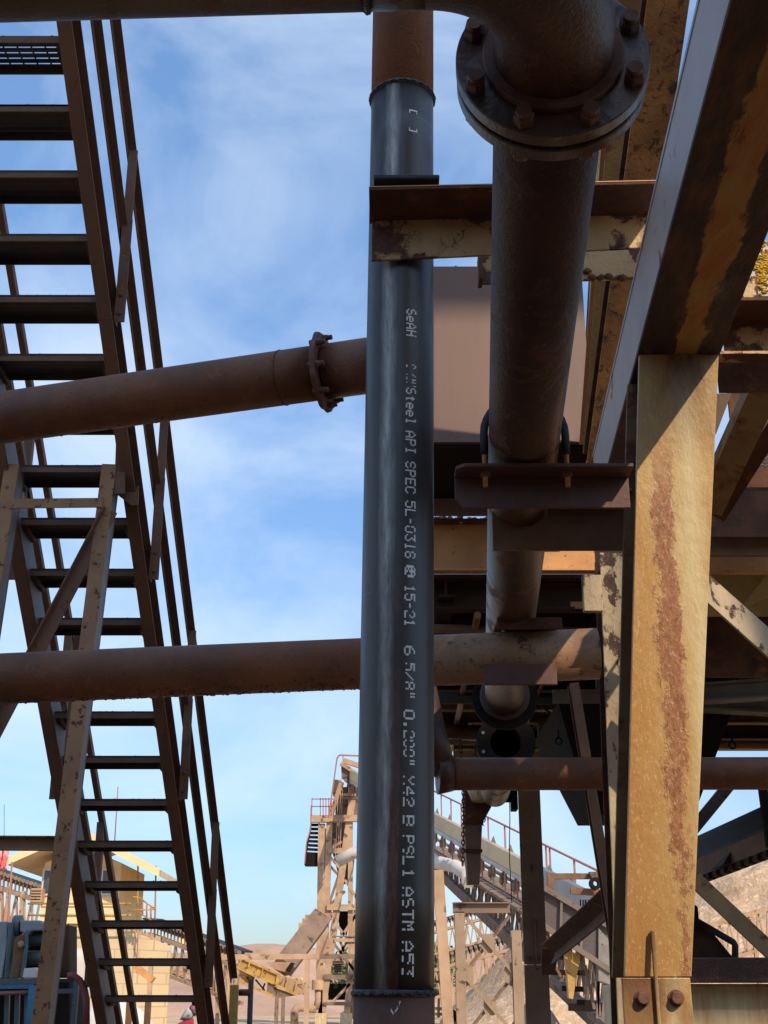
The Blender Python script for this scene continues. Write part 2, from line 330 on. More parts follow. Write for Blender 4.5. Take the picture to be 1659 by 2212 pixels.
def column_extra(n, l, g, mix, ramp, nz, col, hgt):
    t = n.new('ShaderNodeTexCoord'); sx = n.new('ShaderNodeSeparateXYZ'); l.new(t.outputs['Generated'], sx.inputs[0])
    def mth(op, a, b_=None):
        q = n.new('ShaderNodeMath'); q.operation = op
        for i, c in enumerate((a, b_)):
            if c is None: continue
            if isinstance(c, (int, float)): q.inputs[i].default_value = c
            else: l.new(c, q.inputs[i])
        return q.outputs[0]
    gp = sx.outputs[0]; gz = sx.outputs[2]
    m2 = n.new('ShaderNodeMapping'); m2.inputs['Scale'].default_value = (14, 14, 4); l.new(g.outputs['Position'], m2.inputs[0])
    wob = mth('MULTIPLY', mth('SUBTRACT', nz(1, 8, .7, m2).outputs[0], .5), .34)
    # pale vertical streaks on both sides of the strip
    st = mth('ABSOLUTE', mth('SUBTRACT', mth('ADD', gp, wob), .70)); col = mix(ramp(st, .16, .02), col, (.62,.50,.27))
    lf = mth('MULTIPLY', ramp(mth('ADD', gp, wob), .42, .1), ramp(gz, .95, .5)); col = mix(mth('MULTIPLY', lf, .7), col, (.40,.18,.045))
    low = ramp(gz, .42, .0); col = mix(mth('MULTIPLY', low, .55), col, (.34,.17,.05))  # lower part more orange-brown, with shading mixed into the colour
    # rust strip, drifting a little towards the top
    cen = mth('ADD', .46, mth('MULTIPLY', gz, .02))
    d = mth('ABSOLUTE', mth('SUBTRACT', mth('ADD', gp, wob), cen))
    wd = ramp(gz, 0.12, .45)
    lim = mth('ADD', .035, mth('MULTIPLY', wd, .06))
    fz = mth('ADD', mth('MULTIPLY', mth('SUBTRACT', nz(110, 4, .7).outputs[0], .5), .16), mth('MULTIPLY', mth('SUBTRACT', nz(30, 5, .7).outputs[0], .5), .22))
    strip = mth('MULTIPLY', ramp(mth('ADD', mth('SUBTRACT', lim, d), fz), -.012, .03), ramp(gz, .88, .74))
    rn = nz(80, 6, .7, None, .6)
    rc = mix(ramp(rn.outputs[0], .4, .62), (.38,.17,.08), (.24,.095,.04))
    col = mix(strip, col, rc)
    sc = nz(170, 3, .7); col = mix(mth('MULTIPLY', ramp(sc.outputs[0], .58, .64), .55), col, (.62,.45,.22))
    # rust bleeding from the top joint
    tp = mth('MULTIPLY', ramp(gz, .80, 1.0), ramp(nz(6, 5).outputs[0], .35, .6)); col = mix(tp, col, (.13,.055,.02))
    h2 = mth('ADD', mth('MULTIPLY', strip, mth('MULTIPLY', rn.outputs[0], .8)), hgt)
    return col, h2
M['column'] = pm('column_yellow_paint', (.54,.36,.15), (.45,.23,.065), 5, rust=(.28,.12,.045), cov=.14, rscale=18, edge=.2, rough=.42, bump=.6, bscale=60, bdist=.004, stretch=(1,1,.5), speck=(.56,.40,.18), spcov=.30, spscale=90, extra=column_extra)

def brick_extra(n, l, g, mix, ramp, nz, col, hgt):
    m2 = n.new('ShaderNodeMapping'); m2.inputs['Rotation'].default_value = (R(90), 0, 0); l.new(g.outputs['Position'], m2.inputs[0])
    b = n.new('ShaderNodeTexBrick'); b.inputs['Scale'].default_value = 1; b.inputs['Brick Width'].default_value = .8; b.inputs['Row Height'].default_value = .4; b.inputs['Mortar Size'].default_value = .02
    b.inputs['Color1'].default_value = (.62,.48,.28,1); b.inputs['Color2'].default_value = (.56,.43,.25,1); b.inputs['Mortar'].default_value = (.36,.27,.17,1)
    l.new(m2.outputs[0], b.inputs['Vector']); return mix(ramp(nz(.6).outputs[0], .3, .9), b.outputs[0], (.5,.37,.22)), hgt
M['block'] = pm('concrete_block', (.6,.45,.27), None, 1, rough=.9, bump=.2, extra=brick_extra)
M['ground'] = pm('dirt', (.52,.37,.22), (.42,.28,.16), .12, rust=(.33,.20,.125), cov=.4, rscale=.25, edge=.2, rough=.95, bump=.6, bscale=3, bdist=.05, stretch=(.25,1,1), rrough=.95, speck=(.58,.42,.28), spcov=.4, spscale=2.5)
M['hill'] = pm('dry_hill', (.46,.29,.20), (.36,.22,.15), .04, rust=(.42,.28,.17), cov=.5, rscale=.03, edge=.2, rough=.95, bump=.5, bscale=.6, bdist=.5)
M['rubble'] = pm('rubble', (.50,.35,.22), (.42,.28,.17), 1.1, rust=(.44,.27,.16), cov=.35, rscale=.35, edge=.3, rough=.95, bump=.8, bscale=1.8, bdist=.3, speck=(.62,.46,.30), spcov=.42, spscale=2.6)
M['pileg'] = pm('dark_gravel', (.27,.22,.155), (.2,.16,.11), .8, rough=.95, bump=.8, bscale=4, bdist=.1)

# ================================================================ SETTING: ground, hills
g = MB(); n = 36
gv = []
xs = [-900+50*i for i in range(37)]; ys = [-100, -40, -10, 0, 5, 10, 15, 20, 25, 30, 35, 40, 45, 50, 55, 60, 70, 80, 90, 100, 120, 150, 200, 300, 500, 900, 1500]
for yv in ys:
    for xv in xs: gv.append((xv, yv, 0))
gf = [(j*37+i, j*37+i+1, (j+1)*37+i+1, (j+1)*37+i) for j in range(len(ys)-1) for i in range(36)]
g.add(gv, gf, True); go = struct(g.build('ground', M['ground']))
M['bounce_cut'] = pm('bounce_cutting_soil', (.15,.085,.045), (.10,.06,.035), .8, rough=.95, bump=.6, bscale=8, bdist=.03)
m = MB(); m.add([V(-9, -9, .004), V(12, -9, .004), V(12, 11.5, .004), V(-9, 11.5, .004)], [(0, 1, 2, 3)]); struct(m.build('bounce_cutting_sheet', M['bounce_cut']))  # unseen dark sheet added to cut light bouncing off the near ground
def ridge(name, x0, x1, y0, y1, fn, mat, nx=90, ny=24, kind='structure', rough=.3, ns=.2):
    m = MB(); vs = []
    for j in range(ny+1):
        t = j/ny; yy = y0+(y1-y0)*t
        for i in range(nx+1):
            s_ = i/nx; xx = x0+(x1-x0)*s_
            prof = math.sin(math.pi*min(1, t))**.9 if 0 < t < 1 else 0
            z = fn(s_)*prof
            z = z*(1+rough*(mnoise.noise(V(xx*ns, yy*ns, 3))*.5+mnoise.noise(V(xx*ns*3, yy*ns*3, 9))*.25))-.05
            vs.append((xx, yy, z))
    m.add(vs, [(j*(nx+1)+i, j*(nx+1)+i+1, (j+1)*(nx+1)+i+1, (j+1)*(nx+1)+i) for j in range(ny) for i in range(nx)], True)
    return struct(m.build(name, mat), kind)
def bumpf(peaks, base=0):
    def f(s_):
        return base*min(1, s_*8, (1-s_)*8)+sum(h*math.exp(-((s_-c)/w_)**2) for c, w_, h in peaks)
    return f
ridge('far_hills', -420, 420, 330, 520, bumpf([(.30,.1,5), (.42,.03,3), (.46,.025,6), (.36,.03,3), (.60,.1,9), (.75,.1,14), (.15,.1,12)], 9), M['hill'], 160, 16, ns=.03)
ridge('near_hills', -80, -4, 115, 190, bumpf([(.28,.12,4), (.62,.2,3.2), (.9,.06,2)], 2.4), M['hill'], 90, 20, ns=.05)
ridge('gravel_mound', -13.5, -6.2, 40, 48, bumpf([(.5,.26,1.25)]), M['pileg'], 40, 14, ns=.5)
ridge('gravel_mound', 3.2, 7.2, 44, 50, bumpf([(.5,.22,1.6)]), M['pileg'], 30, 12, ns=.5)
ridge('rubble_hill', 4, 60, 64, 96, bumpf([(.10,.08,4.0), (.3,.12,6.2), (.6,.2,9.5)], 2.2), M['rubble'], 150, 50, rough=.28, ns=.3)

# ================================================================ MAIN VERTICAL PIPE
def pax(z): return V(PX_0+PX_K*z, 2.83, z)
zw0 = at(850, 2146, 2.745).z; zw1 = at(868, 172, 2.745).z
t = thing('vertical_pipe', 'tall upright pipe in the middle, new black steel with white stencilled lettering between rusty ends', 'pipe', pax(0))
MB().tube([pax(0), pax(zw0-.006)], .0845, 64).build('lower_pipe', M['stub'], t)
new = MB().tube([pax(zw0+.006)]+[pax(zw0+.006+(zw1-zw0-.012)*k/12) for k in range(1, 13)], .084, 96).build('new_pipe', M['newpipe'], t)
MB().tube([pax(zw1+.006), pax(5.2)], .0845, 64).build('upper_pipe', M['pipe'], t)
for zz in (zw0, zw1):
    m = MB(); npt = 90
    for k in range(npt):
        a = 2*math.pi*k/npt; c = pax(zz+.0015*math.sin(k*1.7))
        p0 = c+V(math.sin(a), -math.cos(a), 0)*.0855
        m.lump(p0, .0062, 1)
    m.tube([pax(zz-.007), pax(zz+.007)], .0858, 64)
    m.build('weld_bead', M['weld'], t)
# lettering, dots of a print head laid on the curved wall
G5 = {
'S':'01110 10001 10000 01110 00001 10001 01110','e':'00000 00000 01110 10001 11111 10000 01110','A':'00100 01010 10001 10001 11111 10001 10001',
'H':'10001 10001 10001 11111 10001 10001 10001','C':'01110 10001 10000 10000 10000 10001 01110','N':'10001 11001 10101 10101 10011 10001 10001',
't':'00100 00100 01110 00100 00100 00100 00110','l':'01100 00100 00100 00100 00100 00100 01110','P':'11110 10001 10001 11110 10000 10000 10000',
'I':'01110 00100 00100 00100 00100 00100 01110','E':'11111 10000 10000 11110 10000 10000 11111','5':'11111 10000 11110 00001 00001 10001 01110',
'L':'10000 10000 10000 10000 10000 10000 11111','-':'00000 00000 00000 01110 00000 00000 00000','0':'01110 10001 10001 10001 10001 10001 01110',
'3':'11111 00010 00100 00010 00001 10001 01110','1':'00100 01100 00100 00100 00100 00100 01110','8':'01110 10001 10001 01110 10001 10001 01110',
'2':'01110 10001 00001 00110 01000 10000 11111','6':'00110 01000 10000 11110 10001 10001 01110','/':'00000 00001 00010 00100 01000 10000 00000',
'"':'01010 01010 01010 00000 00000 00000 00000','.':'00000 00000 00000 00000 00000 01100 01100','X':'10001 10001 01010 00100 01010 10001 10001',
'4':'00010 00110 01010 10010 11111 00010 00010','B':'11110 10001 10001 11110 10001 10001 11110','T':'11111 00100 00100 00100 00100 00100 00100',
'M':'10001 11011 10101 10101 10001 10001 10001',"'":'00100 00100 00000 00000 00000 00000 00000','@':'01110 10101 11111 10101 11001 10101 01110','a':'00000 00000 01110 00001 01111 10001 01111'}
m = MB()
def pp(phi, z, r=.0843): c = pax(z); return c+V(math.sin(phi), -math.cos(phi), 0)*r
def patch(ph0, ph1, z0, z1):
    k = 2
    vs = [];
    for r in (.0841, .08445):
        for zz in (z0, z1):
            for i in range(k+1): vs.append(pp(ph0+(ph1-ph0)*i/k, zz, r))
    n = k+1; fs = []
    for i in range(k): fs.append((2*n+i, 2*n+i+1, 3*n+i+1, 3*n+i))
    fs += [(0, 2*n, 3*n, n), (k, n+k, 3*n+k, 2*n+k)] + [(i, i+1, 2*n+i+1, 2*n+i) for i in range(k)] + [(n+i, 3*n+i, 3*n+i+1, n+i+1) for i in range(k)]
    m.add(vs, fs)
PT, PB = R(27.5), R(9.8)   # top and foot of the letters round the wall
def word(txt, y0, y1, lost=(), drop=.05, bold=False):
    global m
    m = MB()
    z0 = at(880, y0, 2.75).z; z1 = at(880, y1, 2.75).z; ncell = len(txt)*6-1
    dz = (z1-z0)/ncell; dp = (PB-PT)/7
    for ci, ch in enumerate(txt):
        if ch == ' ': continue
        rows = G5[ch].split()
        for r_ in range(7):
            if r_ in lost and rnd.random() < .8: continue
            c_ = 0
            while c_ < 5:
                if rows[r_][c_] == '1' and rnd.random() > drop:
                    e_ = c_
                    while e_+1 < 5 and rows[r_][e_+1] == '1': e_ += 1
                    za = z0+dz*(ci*6+c_-.02); zb = z0+dz*(ci*6+e_+1.02)
                    patch(PT+dp*r_, PT+dp*(r_+1.0 if not bold else r_+1.1), za, zb); c_ = e_+1
                elif rows[r_][c_] == '1': c_ += 1
                else: c_ += 1
    m.build('stencil_lettering', M['paint'], new)
word('SeAH', 668, 726, (), .03, True)
word("C-AN'", 787, 838, (3, 4, 5), .12); word('Steel', 838, 916)
word('API', 931, 980); word('SPEC', 997, 1066, (), .08); word('5L-0318', 1082, 1206, (), .10)
word('@', 1221, 1247); word('15-21', 1264, 1353, (), .06)
word('6', 1395, 1416, (), .03); word('5/8"', 1432, 1510, (6,), .08); word('0', 1533, 1554, (), .02); word('.280"', 1558, 1655, (3, 4), .06)
word('X42', 1676, 1742, (4, 5), .06); word('B', 1761, 1784, (4, 5), .03); word('PSL', 1804, 1868, (5,), .04); word('1', 1876, 1896, (), .03)
word('ASTM', 1916, 2010, (5,), .04); word('A53', 2033, 2110, (4, 5), .05)
m = MB()
m = MB()
for (ya, yb) in ((237, 240), (281, 284)): patch(R(12), R(26), at(880, ya, 2.75).z, at(880, yb, 2.75).z)
for (pa, y0_, y1_) in ((12, 237, 245), (26, 237, 245), (12, 276, 284), (26, 276, 284)): patch(R(pa), R(pa+1.6), at(880, y0_, 2.75).z, at(880, y1_, 2.75).z)
m.build('bracket_mark', M['paint'], new)
m = MB()
def chalk(pts):
    for (a, b) in zip(pts, pts[1:]):
        for k in range(5):
            q = lerp(V(*a, 0), V(*b, 0), k/5); ph = math.asin(max(-.99, min(.99, (q.x-851)/85))); z = at(0, q.y, 2.75).z
            patch(ph, ph+R(2), z, z+.003)
chalk([(842, 2182), (848, 2192), (856, 2180), (862, 2162)])
m.build('chalk_tick', M['paint'], t)

# ================================================================ OVERHEAD ELBOW PIPE + RUN
F0 = V(.2426, 1.479, 2.861); q = V(.070, 1, -.0204).normalized(); rp = .084
t = thing('flanged_overhead_pipe', 'dark rusty overhead pipe bending at an elbow into a big bolted flange', 'pipe', V(F0.x, F0.y, 2.7))
neck = F0-q*.045; Rb = .175
L_ = V(-1, .04, 0).normalized(); cen = neck+L_*Rb
pts = [F0]
for k in range(0, 19):
    a = math.pi/2*k/18; pts.append(cen-L_*Rb*math.cos(a)-q*Rb*math.sin(a))
MB().tube(pts, rp, 64, cap=False).build('elbow', M['pipedark'], t)
pe = pts[-1]
MB().tube([pe, pe+L_*.075], rp, 64).build('overhead_pipe', M['pipedark'], t)
MB().tube([pe+L_*.077, pe+L_*4.0], rp, 64).build('overhead_pipe', M['pipedark'], t)
m = MB()
for k in range(70):
    a = 2*math.pi*k/70; u = L_.orthogonal().normalized(); v = L_.cross(u); m.lump(pe+L_*.076+(u*math.cos(a)+v*math.sin(a))*rp, .005)
m.build('weld_bead', M['weld'], t)
m = MB(); m.ring(F0-q*.012, q, .0845, .101, .012); m.build('flange_collar', M['nut'], t)
fl = MB().ring(F0, q, .08, .1395, .024, 96).build('flange', M['flange'], t)
MB().ring(F0+q*.026, q, .08, .125, .006, 64).build('gasket', M['rubber'], t)
MB().ring(F0+q*.034, q, .08, .1385, .024, 96).build('flange', M['flange'], t)
def nuts(cn, ax, pr, nn, par, mat, r=.0165, h=.021, ph0=0, back=None, sh=.45):
    up = V(0, 0, 1); sd = ax.cross(up).normalized(); up = sd.cross(ax)
    for k in range(nn):
        a = 2*math.pi*(k+.5)/nn+ph0; p = cn+(sd*math.sin(a)+up*math.cos(a))*pr
        b = MB().hexnut(p, -ax, r, h, .5, sh, rnd.random())
        b.build('nut', mat, par)
        if back: MB().hexnut(p+ax*back, ax, r, h*.8, .5, .3, rnd.random()).build('nut', mat, par)
nuts(F0-q*.0002, q, .121, 8, t, M['nut'], r=.0152, h=.017, back=.0585, sh=.55)
q2 = q
endY = 5.32; P2 = F0+q*((endY-F0.y)/q.y)
MB().tube([F0+q*.058, P2], rp, 64).build('run_pipe', M['pipedark'], t)
MB().ring(P2-q*.03, q, .084, .105, .03).build('flange_collar', M['pipedark'], t)
MB().ring(P2, q, .078, .1395, .022, 64).build('flange', M['black'], t)  # black colour stands in for the shade on this flange
m = MB()
for k in range(8):
    a = 2*math.pi*(k+.5)/8; u = V(1, 0, 0); v = V(0, 0, 1); m.tube([P2-q*.001+(u*math.sin(a)+v*math.cos(a))*.12, P2+q*.0005+(u*math.sin(a)+v*math.cos(a))*.12], .008, 12)
m.build('bolt_hole', M['black'], t)
# open pipe end further back
O = at(1093, 1603, 6.1)
t = thing('open_flanged_pipe', 'open black pipe end with a wide flange gaping beyond the bolted run of pipe', 'pipe', O)
MB().ring(O, V(.05, 1, 0), .075, .142, .022, 64).build('flange', M['black'], t)  # flange blackened in its colour to read as shaded
m = MB(); m.ring(O+V(0, .0225, 0), V(.05, 1, 0), .075, .084, 1.6, 48); m.build('pipe', M['pipedark'], t)
m = MB(); m.tube([O+V(.08, 1.62, 0), O+V(.081, 1.64, 0)], .083, 32); m.build('end_cap', M['black'], t)
m = MB()
for k in range(8):
    a = 2*math.pi*(k+.5)/8; m.tube([O+V(math.sin(a)*.118, -.001, math.cos(a)*.118), O+V(math.sin(a)*.118, .001, math.cos(a)*.118)], .008, 12)
m.build('bolt_hole', M['machgrey'], t)

# ================================================================ LEFT PIPES
a0, a1 = at(0, 903, 3.74), at(787, 791, 3.41); d3 = (a1-a0).normalized()
t = thing('flanged_sloping_pipe', 'brown rusty pipe rising past the stairs to a crumbling bolted flange beside the black pipe', 'pipe', (a0.x, a0.y, a0.z-.1))
fc = a0+d3*(at(700, 804, 3.447)-a0).length
def crust(mb, pa, pb, r, n, lo=-.35, hi=.35, sz=.006):
    d = (pb-pa); ax = d.normalized(); dn = V(0, 0, -1); dn = (dn-ax*dn.dot(ax)).normalized(); sd = ax.cross(dn)
    for _ in range(n):
        s_ = rnd.random(); an = rnd.gauss(0, .3)+lo
        mb.lump(pa+d*s_+(dn*math.cos(an)+sd*math.sin(an))*r, sz*rnd.uniform(.3, 1.15))
m = MB().tube([a0-d3*2.2, fc-d3*.012], rp, 64); m.build('pipe', M['pipe'], t)
m = MB(); crust(m, a0-d3*.4, a0+d3*.8, rp*.99, 130, 0, sz=.005); struct(m.build('rust_crust', M['pipedark'], t), 'stuff')
MB().tube([fc+d3*.012, a1+d3*.09], rp, 64).build('pipe', M['pipe'], t)
sp = MB()
wd = fc-d3*.13
for k in range(60):
    a = 2*math.pi*k/60; u = d3.orthogonal().normalized(); v = d3.cross(u); sp.lump(wd+(u*math.cos(a)+v*math.sin(a))*rp, .0032)
sp.build('weld_bead', M['pipedark'], t)
m = MB(); u = V(0, 0, 1); sd = d3.cross(u).normalized(); u = sd.cross(d3); A = []; B = []
for k in range(80):
    an = 2*math.pi*k/80; rr = .121+.004*mnoise.noise(V(math.cos(an)*3, math.sin(an)*3, 1))*2
    A.append(fc-d3*.007+(u*math.cos(an)+sd*math.sin(an))*rr); B.append(fc+d3*.007+(u*math.cos(an)+sd*math.sin(an))*(rr-.003))
m.loft(A, B); m.build('flange', M['nut'], t, .002)
for k in range(8):
    an = 2*math.pi*(k+.3)/8; p = fc+(u*math.cos(an)+sd*math.sin(an))*.104
    b = MB().hexnut(p+d3*.0075, d3, .0105, .013, .5, 1.0, rnd.random()); b.build('nut', M['nut'], t); MB().hexnut(p-d3*.0075, -d3, .0105, .007, .5, .2, rnd.random()).build('bolt_head', M['nut'], t)
b0, b1 = at(0, 1466, 4.15), at(1100, 1420, 4.1); d4 = (b1-b0).normalized()
t = thing('crusty_cross_pipe', 'level brown pipe with flaky rust along its underside crossing low behind the black pipe', 'pipe', (b0.x, b0.y, b0.z-.1))
bm_ = at(905, 1428, 4.1); jm = b0+d4*((bm_-b0).length)
MB().tube([b0-d4*2.5, jm], rp, 64).build('pipe', M['pipe'], t)
bend = b0+d4*((at(1290, 1414, 4.1)-b0).length)
MB().tube([jm+d4*.001, bend], rp*1.0005, 64).build('pipe', M['pipetan'], t, label='tan stained length speckled with dark rust spots')
m = MB(); crust(m, b0-d4*.2, b0+d4*1.35, rp*.985, 620, -.15, sz=.0055); struct(m.build('rust_crust', M['pipedark'], t), 'stuff')
# saddles
sx0 = at(1075, 1352, 3.98).x
m = MB(); m.box(V((at(1070, 1360, 4.05).x+at(1207, 1360, 4.05).x)/2, 4.05, b1.z+.094), (.21, .16, .012)); m.box(V((at(1070, 1360, 4.05).x+at(1207, 1360, 4.05).x)/2, 3.975, b1.z+.078), (.21, .012, .035)); m.build('saddle_plate', M['rustdark'], t, .002)
pc = at(1124, 1456, 4.0); m = MB(); m.box((pc.x, 4.005, pc.z), (.235, .012, .07)); m.build('saddle_plate', M['angle'], t, .003)

# ================================================================ LOWER RIGHT PIPE with tee
e0, e1 = at(960, 1672, 4.69), at(1700, 1668, 4.69)
t = thing('warm_brown_pipe', 'thinner brown pipe crossing low behind the yellow column from a slanting tee', 'pipe', (e0.x, e0.y, e0.z-.1))
MB().tube([e0, e1+V(2, 0, 0)], .0588, 48).build('pipe', M['pipe'], t)
m = MB(); m.tube([at(905, 1440, 4.72), at(930, 1590, 4.7), at(943, 1668, 4.69)], [.05, .06, .075], 40); m.tube([at(945, 1672, 4.685), e0+V(.03, 0, 0)], [.074, .062], 40); m.build('tee', M['pipedark'], t)
m = MB()
crust(m, e0, e0+V(.9, 0, 0), .0575, 60, 0, sz=.0045); struct(m.build('rust_crust', M['pipe'], t), 'stuff')

# ================================================================ STAIRS
Y0s, RUN, RISE, WIN = 9.0, .2178, .2246, .603
def sx(Y): return -1.238-.07*(9-Y)
def spt(s_, side=1, off=0, h=0):
    Y = Y0s-RUN*s_; return V(sx(Y)-(0 if side > 0 else WIN)+off*side, Y, CZ+RISE*s_+h)
t = thing('steel_stairway', 'tall open steel stairway seen from below with dark slotted treads and angle iron handrails', 'stairs', spt(-7, 1))
t.location = (spt(-7).x-.3, spt(-7).y, 0)
for k in range(-6, 24):
    a = spt(k, -1); b = spt(k, 1); wv = b-a; ex = wv.normalized()
    tr = MB(); dpt = .215
    nstr = 6
    for i in range(nstr):
        yy = .012+i*(dpt-.024)/(nstr-1)
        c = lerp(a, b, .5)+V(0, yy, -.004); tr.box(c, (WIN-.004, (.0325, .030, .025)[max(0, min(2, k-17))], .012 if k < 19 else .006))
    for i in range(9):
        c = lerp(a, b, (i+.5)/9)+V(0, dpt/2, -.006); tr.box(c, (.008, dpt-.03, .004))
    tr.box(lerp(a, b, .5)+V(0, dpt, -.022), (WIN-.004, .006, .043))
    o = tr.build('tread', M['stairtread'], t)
    m = MB(); m.box(lerp(a, b, .5)+V(0, 0, -.019), (WIN-.004, .006, .040)); 
    for i in range(5): m.lump(lerp(a, b, rnd.random())+V(0, 0, .001), .006)
    m.build('nosing', M['stairlip'], o)
    for sd, c in ((1, a), (-1, b)):
        m = MB(); m.prism([c+V(sd*.003, 0, -.04), c+V(sd*.003, dpt, -.043), c+V(sd*.003, dpt, -.068), c+V(sd*.003, .05, -.064)], (sd*.03, 0, 0))
        m.build('tread_bracket', M['stairtread'], o)
slope = (spt(24)-spt(-7)).normalized(); upn = V(0, -slope.z, -slope.y)
perp = V(0, slope.z, -slope.y)     # below/behind normal of the flight, towards far-down
nrm = V(1, 0, 0).cross(slope).normalized()
if nrm.z < 0: nrm = -nrm
SH, SF = .20, .07
for side in (1, -1):
    p0 = spt(-7.2, side, .0)-nrm*.0+V(side*SF/2, RUN*.3, -.03); p1 = spt(24, side, 0)+V(side*SF/2, RUN*.3, -.03)
    m = MB(); m.beam(p0, p1, -SF if side > 0 else SF, SH, 'C', .009, up=nrm) if False else None
    # channel, toes outward
    sdv = slope.cross(nrm).normalized()
    if sdv.x*side < 0: sdv = -sdv
    a_, b_ = SF/2, SH/2; P = [(-a_,-b_),(a_,-b_),(a_,-b_+.010),(-a_+.008,-b_+.010),(-a_+.008,b_-.010),(a_,b_-.010),(a_,b_),(-a_,b_)]
    m.loft([p0+sdv*x+nrm*y for x, y in P], [p1+sdv*x+nrm*y for x, y in P]); m.build('stringer', M['stair'], t, .002)
    # inner liner plate, greyer
    m = MB(); P = [(-a_-.004,-b_+.012),(-a_-.001,-b_+.012),(-a_-.001,b_-.012),(-a_-.004,b_-.012)]
    m.loft([p0+sdv*x+nrm*y for x, y in P], [p1+sdv*x+nrm*y for x, y in P]); m.build('stringer_web', M['stairweb'], t)
for side in (1, -1):
    off = .085
    top0, top1 = spt(-4.0 if side > 0 else -6.9, side, off, 1.0), spt(24, side, off, 1.0)
    mid0, mid1 = spt(-6.9, side, off-.01, .5), spt(24, side, off-.01, .5)
    wv = -.05*side
    m = MB(); m.beam(top0, top1, wv, .05, 'L', .007, up=nrm); m.build('top_rail', M['stair'], t, .001)
    m = MB(); m.beam(mid0, mid1, wv, .045, 'L', .007, up=nrm); m.build('mid_rail', M['stair'], t, .001)
    for s_ in (.35, 5.1, 9.86, 14.6, 19.4):
        b = spt(s_, side, off+.008, -.03); tp = spt(s_, side, off+.008, 1.03)
        m = MB(); m.beam(b, b+V(0, 0, .62), .055*side, .055, 'L', .007, up=(0, -1, 0)); 
        m.beam(b+V(0, -.004, .60), tp+V(0, -.004, 0), .05*side, .05, 'L', .007, up=(0, -1, 0))
        for hz in (.05, .16): m.hexnut(b+V(0, -.028, hz), (0, -1, 0), .012, .007, .4, .2)
        m.build('rail_post', M['leg' if False else 'stair'], t, .001)
# gusset where leg meets
g0 = at(262, 1062, 6.5)
m = MB(); m.prism([at(240, 1058, 6.42), at(300, 1050, 6.42), at(298, 1090, 6.42), at(285, 1092, 6.42)], (0, .01, 0)); m.build('gusset', M['stair'], t)
m = MB(); m.beam(at(262, 955, 6.35), at(258, 1068, 6.35), .055, .02, 'box'); m.build('splice_plate', M['stair'], t, .002)
# yellow newel and stub
nw = at(506, 2140, 9.9)
m = MB(); m.beam(V(nw.x, 9.9, 0), V(nw.x-.0, 9.9, nw.z+.04), .06, .06); m.build('newel_post', M['yellow'], t, .006)
t2 = thing('pipe_bollard_rail', 'short rusty pipe rail post standing beside the foot of the stairway', 'railing', (nw.x+.1, 9.9, 0))
m = MB(); m.tube([V(nw.x+.03, 9.95, at(0, 2144, 9.95).z), V(nw.x+.115, 9.95, at(0, 2144, 9.95).z)], .024, 20); m.build('rail', M['pipe'], t2)
m = MB(); m.tube([V(nw.x+.115, 9.95, 0), V(nw.x+.115, 9.95, at(0, 2117, 9.95).z)], .02, 20); m.build('post', M['pipedark'], t2)

# stair support frame
Yl = 6.34
LT, LB = at(236, 1005, Yl), None
lx0 = at(236, 1005, Yl).x; lx1 = at(86, 2212, Yl).x; z1 = at(86, 2212, Yl).z; zt = at(236, 1003, Yl).z
def lg(z): return V(lx0+(lx1-lx0)*(zt-z)/(zt-z1), Yl, z)
t = thing('stair_support_frame', 'pair of tan rust spotted posts with cross beam and diagonal brace holding the stairway up', 'support frame', (lg(0).x-.2, Yl, 0))
def leg2(x_off, z0_, z1_, nm='leg', mir=1):
    # two leg beam: face toward the viewer plus side web
    a = lg(z0_)+V(x_off, 0, 0); b = lg(z1_)+V(x_off*1.0, 0, 0)
    m = MB(); m.beam(a, b, .078, .012, 'box', up=(0, 1, 0)); f = m.build(nm, M['leg'], t, .002)
    m = MB(); m.beam(a+V(.033*mir, .056, 0), b+V(.033*mir, .056, 0), .010, .098, 'box', up=(0, 1, 0)); m.build('leg_web', M['stairweb'], f)
    m = MB(); m.beam(a+V(0, .112, 0), b+V(0, .112, 0), .078, .010, 'box', up=(0, 1, 0)); m.build('leg_flange', M['stair'], f)
leg2(0, 0, zt)
xo = at(26, 1005, Yl).x-lx0
leg2(xo, 0, zt, 'leg', 1)
m = MB(); m.beam(at(22, 1088, Yl-.012), at(222, 1086, Yl-.012), .008, .055, 'box'); m.build('cross_beam', M['leg'], t, .002)
m = MB(); m.beam(at(238, 1100, Yl-.02), at(-110, 1765, Yl-.02), .075, .05, 'L', .008, up=(0, 1, 0)); m.build('diagonal_brace', M['stair'], t, .002)
m = MB(); m.beam(at(-260, 1820, Yl+.03), at(127, 1822, Yl+.03), .05, .068, 'C', .007); m.build('cross_beam', M['leg'], t, .002)
m = MB(); m.beam(at(172, 1370, 7.4), at(150, 1640, 7.4), .055, .05, 'box'); m.build('rear_strut', M['stair'], t)

# ================================================================ YELLOW COLUMN (haunched I column)
def fpl(xl0, xr0, yy0, Yb, xl1, xr1, yy1, Yt, th=.014):
    A = [at(xl0, yy0, Yb), at(xr0, yy0, Yb)]; B = [at(xr1, yy1, Yt), at(xl1, yy1, Yt)]
    return A+B
t = thing('yellow_column', 'peeling ochre yellow steel column with a long strip of bare rust down its front', 'column', (at(1420, 2212, 3.05).x, 3.1, 0))
cb0, cb1, ct1, ct0 = at(1349, 2110, 3.05), at(1494, 2110, 3.05), at(1553, 765, 2.85), at(1381, 765, 2.85)
ps = [cb0, cb1, ct1, ct0]
m = MB(); m.prism(ps, (0, .014, 0)); front = m.build('front_flange', M['column'], t, .002)
m = MB(); m.prism([p+V(0, .165, 0) for p in ps], (0, .012, 0)); m.build('rear_flange', M['olive'], t, .002)
cm0 = (cb0+cb1)/2; cm1 = (ct0+ct1)/2
